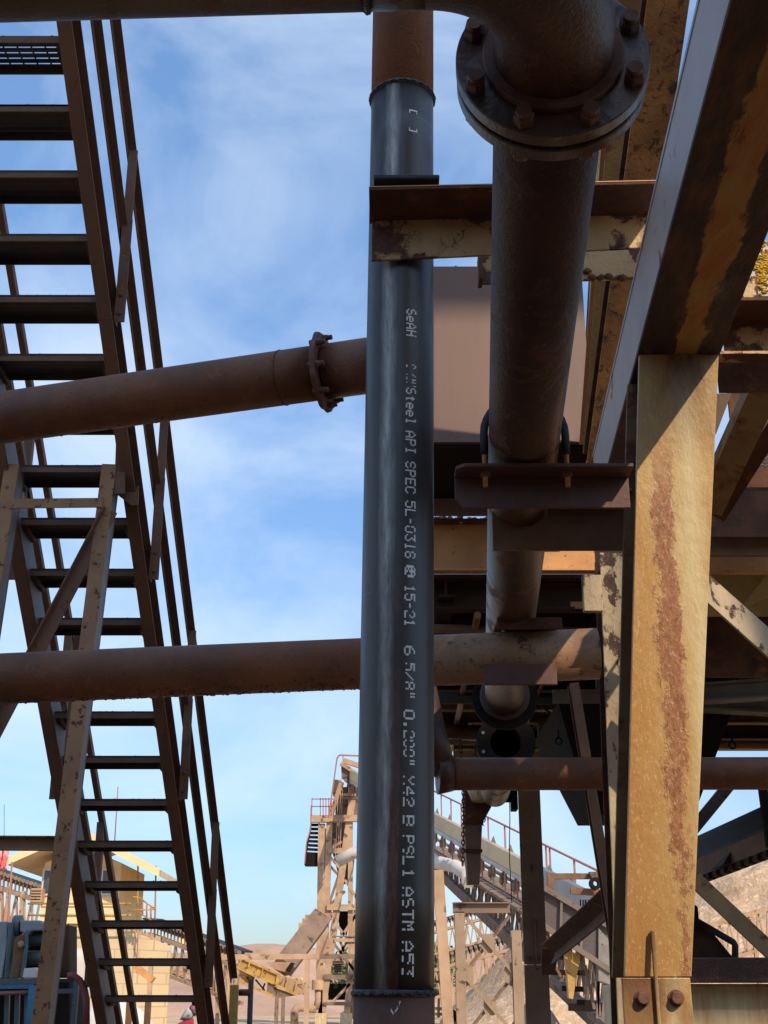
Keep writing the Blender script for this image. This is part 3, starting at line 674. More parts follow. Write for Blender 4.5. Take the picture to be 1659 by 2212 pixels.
m = MB(); m.prism([cm0+V(-.005, .0145, 0), cm0+V(.005, .0145, 0), cm1+V(.005, .0145, 0), cm1+V(-.005, .0145, 0)], (0, .150, 0)); m.build('web', M['rustdark'], t)
# lower splice plate down to the ground
l0, l1 = at(1344, 2112, 3.03), at(1492, 2112, 3.03); dx = V(0, 0, 0)
bz = l0.z
m = MB(); m.prism([V(l0.x, 3.034, 0), V(l1.x+.005, 3.034, 0), V(l1.x, 3.034, bz), V(l0.x, 3.034, bz)], (0, .014, 0)); m.build('base_plate', M['column'], t, .002)
m = MB(); m.prism([V((l0.x+l1.x)/2-.004, 3.05, 0), V((l0.x+l1.x)/2+.004, 3.05, 0), V((l0.x+l1.x)/2+.004, 3.05, bz), V((l0.x+l1.x)/2-.004, 3.05, bz)], (0, .17, 0)); m.build('web', M['rustdark'], t)
ctr = at(1416, 2112, 3.03)
m = MB(); m.prism([V(ctr.x-.004, 3.034, 0), V(ctr.x+.004, 3.034, 0), V(ctr.x+.004, 3.034, at(0, 2010, 3.03).z), V(ctr.x-.004, 3.034, at(0, 2010, 3.03).z)], (0, -.012, 0)); m.build('stiffener', M['column'], t, .002)
for bx in (1388, 1461):
    p = at(bx, 2156, 3.03); b = MB().hexnut(V(p.x, 3.0335, p.z), (0, -1, 0), .0155, .014, .55, .3, .3); b.tube([V(p.x, 3.0338, p.z), V(p.x, 3.030, p.z)], .018, 20); b.build('bolt', M['nut'], t, .001)

# ================================================================ GIRDER overhead
gq = V(.0617, 1, 0); gz = 3.107
gx0 = at(1383, 765, 2.85).x; gx1 = at(1556, 765, 2.85).x
def gp(xoff, Y, z): return V(xoff+gq.x*(Y-2.85), Y, z)
t = thing('overhead_girder', 'heavy overhead girder with pale grey side and dark peeling underside on the yellow column', 'girder', gp((gx0+gx1)/2, 2.85, gz))
Ya, Yb_ = .2, 4.0
m = MB(); m.loft([gp(gx0-.006, Ya, gz), gp(gx1, Ya, gz), gp(gx1, Ya, gz+.014), gp(gx0-.006, Ya, gz+.014)], [gp(gx0-.006, Yb_, gz), gp(gx1, Yb_, gz), gp(gx1, Yb_, gz+.014), gp(gx0-.006, Yb_, gz+.014)]); m.build('bottom_flange', M['girdund'], t, .002)
m = MB()
for xx in (gx0, gx1-.012): m.loft([gp(xx, Ya, gz+.0142), gp(xx+.012, Ya, gz+.0142), gp(xx+.012, Ya, gz+.21), gp(xx, Ya, gz+.21)], [gp(xx, Yb_, gz+.0142), gp(xx+.012, Yb_, gz+.0142), gp(xx+.012, Yb_, gz+.21), gp(xx, Yb_, gz+.21)])
m.build('side_web', M['girder'], t)
m = MB(); m.loft([gp(gx0-.002, Ya, gz+.2102), gp(gx1+.002, Ya, gz+.2102), gp(gx1+.002, Ya, gz+.222), gp(gx0-.002, Ya, gz+.222)], [gp(gx0-.002, Yb_, gz+.2102), gp(gx1+.002, Yb_, gz+.2102), gp(gx1+.002, Yb_, gz+.222), gp(gx0-.002, Yb_, gz+.222)]); m.build('top_flange', M['girder'], t)

# ================================================================ brackets
def angle(name, p0, p1, hleg, vleg, tk, mat, par, label=None):
    """top leg towards the viewer, upright leg at the back"""
    p0 = Vector(p0); p1 = Vector(p1)
    m = MB(); P = [(0, 0), (hleg, 0), (hleg, -vleg), (hleg-tk, -vleg), (hleg-tk, -tk), (0, -tk)]
    m.loft([p0+V(0, y, z) for y, z in P], [p1+V(0, y, z) for y, z in P]); return m.build(name, mat, par, .002, label)
pl, pr_ = at(797, 405, 2.60), at(1432, 391, 2.60)
t = thing('peeling_angle_bracket', 'peeling cream and rust angle bracket reaching from the girder across the black pipe', 'bracket', pl+V(0, 0, -.1))
m = MB(); tk = .008; hl = .145; vl = .105
m.loft([pl+V(0, y, z) for y, z in ((0,0),(hl,0),(hl,-tk),(0,-tk))], [pr_+V(0, y, z) for y, z in ((0,0),(hl,0),(hl,-tk),(0,-tk))]); m.build('top_leg', M['rustdark'], t, .002)
m = MB(); m.loft([pl+V(.006, y, z) for y, z in ((hl-tk,-tk-.001),(hl,-tk-.001),(hl,-vl-.02),(hl-tk,-vl-.02))], [pr_+V(0, y, z) for y, z in ((hl-tk,-tk-.001),(hl,-tk-.001),(hl,-vl),(hl-tk,-vl))])
pa = pl+V(.006, 0, 0)
m.v = [v-V(0, .01, 0) for v in m.v]; m.build('upright_leg', M['cream'], t, .002)
m = MB(); m.box(at(878, 402, 2.62)+V(0, .03, .014), (.16, .10, .012)); m.build('rubber_pad', M['rubber'], t, .003)
m = MB(); m.loft([pl+V(0, y, z) for y, z in ((-.001,.0005),(.02,.0005),(.02,.003),(-.001,.003))], [pr_+V(0, y, z) for y, z in ((-.001,.0005),(.02,.0005),(.02,.003),(-.001,.003))]); m.build('top_edge', M['orange'], t)
b0_, b1_ = at(1035, 545, 3.1), at(1392, 533, 3.1)
t = thing('riveted_bracket', 'short rust stained cream bracket with round rivet heads behind the receding pipe', 'bracket', b0_)
angle('upright_leg', b0_+V(0, -.006, 0), b1_+V(0, -.006, 0), .008, .105, .0079, M['cream'], t)
m = MB(); m.loft([b0_+V(0, y, z) for y, z in ((.003,0),(.10,0),(.10,-.008),(.003,-.008))], [b1_+V(0, y, z) for y, z in ((.003,0),(.10,0),(.10,-.008),(.003,-.008))]); m.build('top_leg', M['orange'], t, .001)
for (rx, ry) in ((1268, 586), (1280, 600), (1297, 600), (1313, 598), (1344, 600)):
    m = MB(); m.lump(at(rx, ry, 3.09), .012, 2); m.build('rivet', M['rustdark'], t)
m = MB(); c0 = at(1035, 552, 3.06); m.box(c0+V(.004, .03, -.03), (.012, .05, .085)); m.build('end_plate', M['rustdark'], t, .002)

# clamp angle with U-bolt
c0, c1 = at(985, 1000, 2.70), at(1368, 998, 2.70); hl, vl, tk = .075, .085, .009
t = thing('clamp_angle', 'brown angle iron clamp bar with chamfered end carrying a rubber sleeved U-bolt round the pipe', 'pipe clamp', c0+V(0, 0, -.08))
m = MB(); zt_ = c0.z
xe = c1.x
m.prism([V(c0.x+.02, 2.70, zt_), V(xe, 2.70, zt_), V(xe, 2.70+hl, zt_), V(c0.x, 2.70+hl, zt_), V(c0.x, 2.718, zt_)], (0, 0, -tk)); m.build('top_leg', M['angle'], t, .0015)
m = MB(); m.prism([V(c0.x, 2.70+hl, zt_-tk-.0005), V(c0.x, 2.70+hl, zt_-.065), V(c0.x+.02, 2.70+hl, zt_-vl), V(xe, 2.70+hl, zt_-vl), V(xe, 2.70+hl, zt_-tk-.0005)], (0, -tk, 0)); m.build('upright_leg', M['angle'], t, .0015)
pcx = F0.x+.07*(2.735-F0.y); pcz = F0.z-.0204*(2.735-F0.y)
ub = []; ru = .0955
for s_ in (-1,): ub.append(V(pcx-ru, 2.735, zt_-.045))
ub.append(V(pcx-ru, 2.735, pcz))
for k in range(1, 16): a = math.pi*k/16; ub.append(V(pcx-ru*math.cos(a), 2.735, pcz+ru*math.sin(a)))
ub += [V(pcx+ru, 2.735, pcz), V(pcx+ru, 2.735, zt_-.045)]
U = MB().tube(ub, .006, 14).build('u_bolt', M['orange'], t)
MB().tube([V(pcx-ru, 2.735, zt_+.035)]+ub[1:-1]+[V(pcx+ru, 2.735, zt_+.035)], .0095, 16).build('rubber_sleeve', M['rubber'], U)
for s_ in (-1, 1): MB().hexnut(V(pcx+s_*ru, 2.735, zt_-tk-.0005), (0, 0, -1), .0125, .012, .3, .2).build('nut', M['beam'], t)

# brown beam under the clamp
g0, g1 = at(1062, 1087, 3.12), at(1352, 1085, 3.12)
t = thing('short_brown_beam', 'stubby brown stained beam butting against the yellow column below the clamp bar', 'beam', g0+V(0, 0, -.12))
hb = g0.z-at(1062, 1188, 3.12).z
m = MB(); m.box(((g0.x+g1.x)/2, 3.125, g0.z-hb/2-.003), (g1.x-g0.x, .010, hb-.006)); m.build('web', M['beam'], t, .001)
m = MB(); m.box(((g0.x+g1.x)/2, 3.08, g0.z+.003), (g1.x-g0.x, .10, .008)); m.build('top_flange', M['greybeam'], t, .001)

# ================================================================ raked columns behind, upper right
def raked(name, p0, p1, w_, dpt, mats, label, cat='column', up=(0, 1, 0)):
    t = thing(name, label, cat, p1)
    d = (p1-p0).normalized(); sd = d.cross(Vector(up)).normalized(); u = sd.cross(d)
    m = MB(); m.beam(p0, p1, w_, .012, 'box', up=up); m.build('front_flange', mats[0], t, .002)
    m = MB(); m.beam(p0+u*(dpt/2+.0065), p1+u*(dpt/2+.0065), .010, dpt, 'box', up=up); m.build('web', mats[1], t)
    m = MB(); m.beam(p0+u*(dpt+.013), p1+u*(dpt+.013), w_, .012, 'box', up=up); m.build('rear_flange', mats[1], t)
    return t
raked('raked_column', at(1452, -60, 2.95), at(1304, 1010, 4.2), .125, .10, (M['rustflake'], M['rustdark']), 'raked column of thick flaking orange rust beside the pale girder side')
raked('raked_column', at(1372, -60, 3.6), at(1290, 980, 4.9), .12, .10, (M['olive'], M['orange']), 'raked olive painted column between the big flange and the flaking column')
raked('raked_column', at(1305, 300, 5.2), at(1268, 1000, 5.6), .06, .06, (M['creamclean'], M['greybeam']), 'slim cream post in front of the brown hopper side')
m = MB(); m.prism([at(1300, 300, 5.75), at(1345, 300, 5.75), at(1300, 1000, 5.75), at(1258, 1000, 5.75)], (0, .02, 0))
solo(m, 'sheet_partition', M['creamclean'], 'pale sheet panel standing between the raked columns', 'partition')

# ================================================================ hopper box and channels, middle
h0 = at(880, 575, 5.0); h1 = at(1256, 575, 5.0); hb = at(1000, 958, 5.0).z
t = thing('brown_hopper', 'big smooth brown sheet steel hopper behind the black and receding pipes', 'hopper', ((h0.x+h1.x)/2, 5.3, hb))
m = MB(); m.box(((h0.x+h1.x)/2, 5.3, (h0.z+hb)/2), (h1.x-h0.x, .6, h0.z-hb)); m.build('shell', M['brownbox'], t, .003)
m = MB(); m.box(((h0.x+h1.x)/2, 4.995, hb+.012), (h1.x-h0.x, .012, .02)); m.build('bottom_lip', M['brownbox'], t)
m = MB(); m.box(((h0.x+h1.x)/2, 5.31, hb-.008), (h1.x-h0.x-.01, .6, .012)); m.build('underside_shade', M['black'], t)  # black sheet stands in for the shade under the hopper
for xx in (.42, .86):
    m = MB(); m.box((h0.x+xx, 4.996, (h0.z+hb)/2), (.035, .006, h0.z-hb-.03)); m.build('seam_strip', M['brownbox'], t, .001)
for k in range(6):
    m = MB(); m.lump(V(h0.x+.1+k*.12, 5.02, h0.z+.003), .014); m.build('rivet', M['brownbox'], t)
s0 = at(880, 1060, 5.63); s1 = at(1256, 1112, 5.63)
m = MB(); m.box(((s0.x+s1.x)/2, 5.64, (s0.z+s1.z)/2), (s1.x-s0.x, .02, s0.z-s1.z)); solo(m, 'chute_plate', M['brownbox'], 'pale strip of plate under the brown hopper', 'plate')
k0 = at(900, 1120, 5.72); k1 = at(1284, 1119, 5.72); kb = at(1000, 1232, 5.72).z
t = thing('orange_channel_beam', 'sunlit orange brown channel beam with stones lying along it under the hopper', 'beam', (k0.x, 5.75, kb))
m = MB(); zt2 = k0.z; P = [(0, 0), (.09, 0), (.09, -.008), (.008, -.008)]
m.box(((k0.x+k1.x)/2, 5.78, (zt2+kb)/2), (k1.x-k0.x, .010, zt2-kb-.02)); m.build('web', M['orange'], t, .001)
m = MB(); m.box(((k0.x+k1.x)/2, 5.745, zt2-.006), (k1.x-k0.x, .06, .010)); m.build('top_flange', M['rustdark'], t, .001)
m = MB(); m.box(((k0.x+k1.x)/2, 5.745, kb+.004), (k1.x-k0.x, .06, .010)); m.build('bottom_flange', M['orange'], t, .001)
m = MB()
for k in range(90): m.lump(V(rnd.uniform(k0.x, k0.x+.62), rnd.uniform(5.73, 5.77), zt2+rnd.uniform(.0, .014)), rnd.uniform(.008, .022))
struct(m.build('spilled_stones', M['rubble']), 'stuff')['label'] = 'stones and debris lying on the orange channel beam'

# deck underside
dz_ = CZ+1.80
t = thing('plant_deck', 'wide dark underside of the plant deck with cross beams beyond the pipes', 'platform', (1.6, 8, dz_))
XL, XR = .17, 5.5
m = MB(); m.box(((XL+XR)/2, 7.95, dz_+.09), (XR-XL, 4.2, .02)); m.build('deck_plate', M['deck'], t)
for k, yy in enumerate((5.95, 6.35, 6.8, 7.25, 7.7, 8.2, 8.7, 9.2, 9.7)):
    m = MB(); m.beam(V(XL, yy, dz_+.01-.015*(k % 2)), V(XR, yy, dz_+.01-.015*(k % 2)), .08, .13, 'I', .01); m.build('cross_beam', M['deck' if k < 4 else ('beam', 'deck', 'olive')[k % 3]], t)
for k, xx in enumerate((.3, 1.1, 1.6, 2.4, 3.2)):
    m = MB(); m.beam(V(xx, 5.86, dz_+.035), V(xx, 10.03, dz_+.035), .08, .09, 'I', .01); m.build('stringer', M['deck'], t)
for k, (xa, ya, xb, yb_, zz, rr) in enumerate(((.2, 6.1, 5.2, 6.25, -.10, .022), (.2, 7.5, 5.2, 7.4, -.14, .035), (.45, 5.9, .5, 9.9, -.09, .018), (1.35, 5.9, 1.3, 9.9, -.11, .025), (2.0, 5.9, 2.1, 9.9, -.08, .018), (.2, 8.9, 5.2, 8.95, -.13, .03), (.9, 6.6, .95, 9.9, -.12, .012))):
    m = MB(); m.tube([V(xa, ya, dz_+zz), lerp(V(xa, ya, dz_+zz-.03), V(xb, yb_, dz_+zz-.03), .5), V(xb, yb_, dz_+zz)], rr, 10); m.build('conduit', M[('beam', 'rubber', 'pipe')[k % 3]], t)
for k, (xa, ya) in enumerate(((.35, 6.5), (.75, 7.0), (1.25, 6.9), (1.0, 8.0), (.6, 8.6))):
    m = MB(); m.tube([V(xa+.35*i/8, ya, dz_-.08-.10*math.sin(math.pi*i/8)) for i in range(9)], .007, 8); m.build('slack_cable', M['rubber'], t)
    m = MB(); m.box(V(xa+.5, ya+.1, dz_-.12), (.09, .07, .12)); m.build('junction_box', M['greybeam'], t)
m = MB(); m.box(((.22+1.72)/2+.35, 10.06, dz_-.09), (1.55, .02, .26)); m.build('edge_fascia', M['tan'], t)
m = MB(); m.beam(at(925, 1562, 8.6), at(1010, 1562, 8.6), .05, .05); m.build('hanger', M['deck'], t)
m = MB(); m.tube([at(905, 1575, 8.4), at(1040, 1585, 8.4)], .05, 20); m.build('hanger', M['pipedark'], t)
# right part of the deck, nearer
t = thing('side_deck', 'dark rusty deck beams right of the yellow column with yellow plates below', 'platform', (2, 5, dz_))
x0r = at(1500, 1100, 4.6).x
def rect(y0, y1, Y, x0_=1500, x1_=1760, th=.02):
    a, b = at(x0_, y0, Y), at(x1_, y1, Y); m = MB(); m.box(((a.x+b.x)/2, Y+th/2, (a.z+b.z)/2), (b.x-a.x, th, abs(a.z-b.z))); return m
rect(1060, 1160, 4.7).build('fascia_beam', M['rustdark'], t, .002)
rect(1160, 1200, 4.78).build('fascia_beam', M['beam'], t, .002)
rect(1192, 1234, 4.9, th=.05).build('rust_band', M['orange'], t, .002)
rect(1238, 1330, 5.6).build('yellow_plate', M['yellow'], t)
m = MB(); m.prism([at(1660, 1235, 5.5), at(1600, 1315, 5.5), at(1660, 1290, 5.5), at(1720, 1245, 5.5)], (0, .03, 0)); m.build('yellow_gusset', M['yellow'], t)
rect(1310, 1462, 6.0, 1480, 1760).build('brown_plate', M['rustdark'], t)
m = MB(); m.box((2.9, 5.35, dz_+.12), (3.2, 1.1, .02)); m.build('deck_plate', M['deck'], t)
# diagonal cream brace on the right
t = thing('cream_diagonal_brace', 'peeling cream angle brace slanting down to the right of the yellow column', 'brace', at(1600, 1350, 4.0))
m = MB(); m.beam(at(1505, 1270, 4.0), at(1700, 1445, 4.0), .10, .07, 'L', .009, up=(0, -1, .6)); m.build('brace', M['creamgrey'], t, .002)
rect(846, 1070, 5.2, 1572, 1780).build('back_plate', M['rustdark'], t)
m = MB(); m.prism([at(1284, 1100, 5.9), at(1362, 1100, 5.9), at(1362, 1242, 5.9), at(1284, 1242, 5.9)], (0, .02, 0)); solo(m, 'dark_end_plate', M['deck'], 'dark plate closing the gap right of the orange channel beam', 'plate')
# grey beams low
for (xa, ya, xb, yb_, Y, wd_, lab) in ((1500, 1500, 1700, 1475, 6.6, .10, 'upper grey beam crossing under the deck at the right edge'), (1495, 1512, 1700, 1530, 6.9, .12, 'lower grey beam with pale flange at the right edge')):
    m = MB(); m.beam(at(xa, ya, Y), at(xb, yb_, Y)+V(.4, 0, 0), .1, wd_, 'I', .012); solo(m, 'grey_beam', M['greybeam'], lab, 'beam')
# cone hopper under deck
t = thing('dark_cone_hopper', 'dark tapering hopper hanging under the deck behind the yellow column', 'hopper', at(1390, 1640, 7.3))
A = [at(1205, 1515, 7.0), at(1590, 1515, 7.0), at(1590, 1515, 7.0)+V(0, 1.2, 0), at(1205, 1515, 7.0)+V(0, 1.2, 0)]
B = [at(1275, 1760, 7.3), at(1500, 1760, 7.3), at(1500, 1760, 7.3)+V(0, .5, 0), at(1275, 1760, 7.3)+V(0, .5, 0)]
m = MB(); m.loft(A, B); m.build('cone', M['black'], t, .003)
m = MB(); m.beam(A[0]+V(-.03, -.03, .02), A[1]+V(.03, -.03, .02), .05, .07, 'L', .008); m.build('rim', M['greybeam'], t)
# lifting eyes
for (x, y) in ((1207, 1601), (1582, 1610)):
    c = at(x, y, 6.9); m = MB(); m.tube([c+V(math.sin(2*math.pi*k/14)*.018, 0, math.cos(2*math.pi*k/14)*.018) for k in range(15)], .005, 8); m.beam(c+V(0, 0, .018), c+V(0, 0, .06), .01, .01)
    solo(m, 'lifting_eye', M['black'], 'small steel lifting eye hanging %s the yellow column' % ('left of' if x < 1400 else 'right of'), 'hook')
# cream peeling column C2
raked('cream_column', at(1319, 1195, 4.45), V(at(1338, 2212, 4.45).x, 4.45, 0), .082, .10, (M['creamgrey'], M['rustdark']), 'narrow cream column with paint scaling off just left of the yellow column')
m = MB(); c = at(1279, 1283, 4.35); m.box(c, (.068, .03, .135)); solo(m, 'junction_box', M['creamgrey'], 'small cream box fixed beside the top of the narrow cream column', 'box', bevel=.003)
raked('brown_raked_leg', at(1240, 1475, 5.3), at(1333, 2040, 5.3), .04, .05, (M['beam'], M['rustdark']), 'thin brown leg leaning down to the foot of the cream column')
# right upper channels
t = thing('lit_channel_beam', 'cream channel beam with orange rust stains joining the right side of the yellow column', 'beam', at(1560, 800, 3.0))
a, b = at(1556, 690, 3.05), at(1760, 690, 3.05)
def slab(x0_, x1_, y0_, y1_, Y, mat, nm, th=.012, bev=.002):
    a, b = at(x0_, y0_, Y), at(x1_, y1_, Y); m = MB(); m.box(((a.x+b.x)/2, Y+th/2, (a.z+b.z)/2), (b.x-a.x, th, abs(a.z-b.z))); return m.build(nm, mat, t, bev)
slab(1560, 1800, 698, 774, 3.05, M['cream'], 'web')
za = at(1600, 698, 3.05).z; zb_ = at(1600, 774, 3.05).z
m = MB(); m.box((1.03, 2.99, za+.003), (.42, .13, .010)); m.build('top_flange', M['rustdark'], t, .001)
m = MB(); m.box((1.03, 3.035, zb_-.003), (.42, .05, .010)); m.build('bottom_flange', M['cream'], t, .001)
slab(1548, 1800, 782, 846, 3.12, M['rustdark'], 'lower_plate')
t = thing('lichen_bracket', 'upright plate at the right edge spotted with yellow lichen', 'bracket', at(1640, 640, 3.3))
slab(1600, 1800, 520, 640, 3.3, M['girder'], 'plate')
m = MB()
for k in range(260):
    x = 1648+rnd.gauss(0, 9); y = 580+rnd.gauss(0, 28); m.lump(at(x, y, 3.298), rnd.uniform(.002, .007), 1)
struct(m.build('lichen', M['lichen'], t), 'stuff')
slab(1600, 1640, 600, 645, 3.285, M['cream'], 'cream_cleat')
m = MB(); m.beam(at(1534, 1085, 3.9), at(1665, 800, 3.3), .085, .09, 'C', .009, up=(0, -1, 0)); solo(m, 'olive_strut', M['olive'], 'olive strut climbing from the yellow column to the right edge', 'strut')
m = MB(); m.beam(at(1555, 1110, 4.0), at(1700, 880, 3.6), .05, .06, 'L', .008, up=(0, -1, 0)); solo(m, 'rust_strut', M['rustdark'], 'dark rusty strut just right of the olive strut', 'strut')
m = MB(); m.prism([at(1545, 850, 4.6), at(1580, 850, 4.6), at(1548, 935, 4.6)], (0, .02, 0)); solo(m, 'orange_gusset', M['orange'], 'small sunlit orange gusset right of the yellow column', 'plate')
m = MB()
for k in range(9):
    y = 942+k*8
    m.tube([at(1618+i*7, y+(3 if i % 2 else -3), 4.3) for i in range(24)], .0035, 6)
solo(m, 'expanded_metal_grating', M['galv'], 'piece of expanded metal grating at the right edge', 'grating')

# ================================================================ hanging chute etc
t = thing('hanging_chute', 'brown tapered chute hanging below the thin brown pipe with a chain beside it', 'chute', at(1022, 1910, 8.0))
m = MB(); m.loft([at(1003, 1700, 8)+V(0, 0, 0), at(1085, 1700, 8), at(1085, 1700, 8)+V(0, .25, 0), at(1003, 1700, 8)+V(0, .25, 0)], [at(1004, 1775, 8), at(1044, 1775, 8), at(1044, 1775, 8)+V(0, .2, 0), at(1004, 1775, 8)+V(0, .2, 0)]); m.build('upper_hood', M['rustdark'], t, .01)
m = MB(); m.loft([at(1003, 1776, 8), at(1042, 1776, 8), at(1042, 1776, 8)+V(0, .2, 0), at(1003, 1776, 8)+V(0, .2, 0)], [at(1010, 1909, 8), at(1036, 1909, 8), at(1036, 1909, 8)+V(0, .12, 0), at(1010, 1909, 8)+V(0, .12, 0)]); m.build('lower_spout', M['post'], t, .005)
for (y, wl, wr) in ((1776, 1002, 1044), (1838, 1004, 1042)):
    m = MB(); m.beam(at(wl, y, 7.99), at(wr, y, 7.99), .02, .02); m.build('seam_band', M['rustdark'], t)
m = MB(); m.tube([at(1048, 1690, 7.92), at(1049, 1731, 7.92)], [.13, .085], 32); m.build('drum', M['creamclean'], t)
m = MB(); m.tube([at(1085, 1722, 7.9), at(1108, 1722, 7.9)], .032, 20); m.box(at(1110, 1722, 7.9), (.035, .12, .16)); m.build('side_port', M['black'], t)
def chain(name, p0, p1, label, sag=0, link=.034, mat=None, r=.0035):
    p0 = Vector(p0); p1 = Vector(p1); Lc = (p1-p0).length; nl = int(Lc/(link*.72)); m = MB()
    for k in range(nl):
        s_ = (k+.5)/nl; c = lerp(p0, p1, s_)+V(0, 0, -4*sag*s_*(1-s_)); d = ((p1-p0).normalized()+V(0, 0, -4*sag*(1-2*s_)/Lc)).normalized()
        u = V(1, 0, 0) if k % 2 else V(0, 1, 0); u = (u-d*u.dot(d)).normalized()
        m.tube([c+d*math.cos(a)*link*.5+u*math.sin(a)*link*.28 for a in [2*math.pi*i/10 for i in range(11)]], r, 6)
    return solo(m, name, mat or M['rustdark'], label, 'chain')
chain('chain', at(994, 1590, 7.6), at(997, 1690, 7.6), 'short steel chain against the sky between the black pipe and the open flange')
chain('chain', at(1001, 1700, 7.9), at(1000, 1870, 7.9), 'long steel chain hanging down the left side of the chute')
chain('chain', at(1030, 1600, 7.7), at(1023, 1650, 7.7), 'very short chain beside the open flanged pipe')
chain('chain', at(1038, 1772, 7.97), at(1047, 1755, 7.97), 'few chain links on the right side of the chute', .04)
m = MB(); m.tube([at(1099, 1705, 8.2)+(at(1104, 1950, 8.2)-at(1099, 1705, 8.2))*(k/8)+V(.004*math.sin(k), 0, 0) for k in range(9)], .003, 6)
solo(m, 'hanging_wire', M['rubber'], 'thin wire hanging left of the brown post', 'wire')
# brown post
t = thing('brown_post', 'flat brown steel post rising from the yard to the deck below the cross pipe', 'post', V(at(1150, 2212, 10.2).x, 10.2, 0))
px0 = at(1142, 1700, 10.2).x; hh = .175
m = MB(); m.box((px0, 10.2, (at(0, 2083, 10.2).z+dz_-.08)/2), (hh, .012, dz_-.08-at(0, 2083, 10.2).z)); m.build('upper_plate', M['post'], t, .002)
m = MB(); m.box((px0+.004, 10.2, (at(0, 2085, 10.2).z)/2), (hh+.01, .012, at(0, 2085, 10.2).z)); m.build('lower_plate', M['post'], t, .002)
m = MB(); m.box((px0, 10.3, dz_/2), (.012, .17, dz_-.2)); m.build('web', M['rustdark'], t)
m = MB(); m.box((px0+.005, 10.185, (at(0, 1985, 10.2).z+at(0, 2080, 10.2).z)/2), (.012, .016, at(0, 1985, 10.2).z-at(0, 2080, 10.2).z)); m.build('stiffener', M['post'], t)
for bx in (-.045, .045):
    m = MB(); m.hexnut(V(px0+bx, 10.193, at(0, 2070, 10.2).z), (0, -1, 0), .02, .014); m.build('bolt', M['nut'], t)
# brace to the right of post
t = thing('dark_gusset_brace', 'dark rusty brace running up from a gusset on the brown post to the cream column', 'brace', at(1172, 2080, 9.9))
m = MB(); m.beam(at(1182, 2062, 9.6), at(1312, 1948, 7.5), .12, .10, 'L', .012, up=(0, -1, .2)); m.build('brace', M['rustdark'], t, .003)
m = MB(); m.prism([at(1170, 2050, 9.85), at(1196, 2050, 9.85), at(1203, 2075, 9.85), at(1199, 2106, 9.85), at(1170, 2106, 9.85)], (0, .02, 0)); m.build('gusset', M['rustdark'], t)

# ================================================================ right low: belt, brace, hopper, beam, tank
t = thing('belt_conveyor', 'dark covered conveyor climbing to the right edge with ribbed underside', 'conveyor', at(1500, 1925, 8.5))
c0, c1 = at(1470, 1908, 9.0), at(1760, 1795, 7.2)
m = MB(); m.beam(c0+V(0, 0, .05), c1+V(0, 0, .05), .02, .11, 'box'); m.build('side_plate', M['beam'], t)
n0 = (V(0, 1, 0)); m = MB(); wid = 1.35
m.loft([c0+V(0, .03, .0), c0+V(0, wid, .0), c0+V(0, wid, .02), c0+V(0, .03, .02)], [c1+V(0, .03, .0), c1+V(0, wid, .0), c1+V(0, wid, .02), c1+V(0, .03, .02)]); m.build('belt', M['deck'], t)
for k in range(16):
    p = lerp(c0, c1, (k+.5)/16); m = MB(); m.beam(p+V(0, .03, -.03), p+V(0, wid, -.03), .05, .04, 'box'); m.build('idler', M['deck'], t)
m = MB(); d = (c1-c0); P = [(-.03, .106), (.25, .2), (.6, .24), (1.0, .2), (1.35, .1), (1.35, .12), (1.0, .22), (.6, .26), (.25, .22), (-.03, .126)]
m.loft([c0+V(0, y, z) for y, z in P], [c1+V(0, y, z) for y, z in P]); m.build('cover', M['rubber'], t)
m = MB(); pk = at(1580, 1858, 8.2); m.prism([pk+V(-.06, 0, -.03), pk+V(.07, 0, .0), pk+V(0, 0, .05)], (0, .3, 0)); m.build('cover_flap', M['rubber'], t)
m = MB(); m.beam(at(1495, 1905, 6.2), at(1670, 2070, 6.2), .085, .07, 'L', .009, up=(0, -1, .5)); solo(m, 'olive_brace', M['olive'], 'olive brace slanting down right under the belt conveyor', 'brace')
m = MB(); m.beam(at(1490, 1800, 8.2), at(1572, 1700, 8.2), .07, .07, 'box'); solo(m, 'grey_strut', M['greybeam'], 'short grey strut against the sky right of the yellow column', 'strut')
m = MB(); m.beam(at(1646, 1690, 6.5), at(1665, 1830, 6.5), .04, .04, 'box'); solo(m, 'edge_post', M['black'], 'thin black post at the right edge under the brown pipe', 'post')
t = thing('dark_feed_hopper', 'dark ribbed feed hopper with a handrail behind the yellow column foot', 'hopper', at(1520, 2075, 9.0))
m = MB(); m.prism([at(1478, 1995, 9), at(1520, 1990, 9), at(1585, 2070, 9), at(1478, 2070, 9)], (0, .6, 0)); m.build('hopper_body', M['deck'], t, .005)
m = MB(); m.box(at(1492, 1980, 8.95), (.07, .2, .14)); m.build('motor_box', M['black'], t, .02)
m = MB(); m.tube([at(1497, 1985, 8.95), at(1585, 2036, 8.95), at(1588, 2042, 8.95), at(1588, 2075, 8.95)], .022, 14); m.build('handrail', M['rubber'], t)
m = MB(); a = at(1470, 2068, 4.9); b = at(1800, 2123, 4.9); m.box(((a.x+b.x)/2, 4.95, (a.z+b.z)/2), (b.x-a.x, .1, a.z-b.z)); solo(m, 'brown_cross_beam', M['pipedark'], 'smooth dark brown beam above the cream tank at the bottom right', 'beam', bevel=.004)
m = MB(); a = at(1470, 2125, 5.0); m.box((2.4, 5.3, a.z/2), (3.0, .6, a.z)); solo(m, 'cream_tank', M['creamclean'], 'cream tank wall with rust streaks at the bottom right', 'tank', bevel=.01)

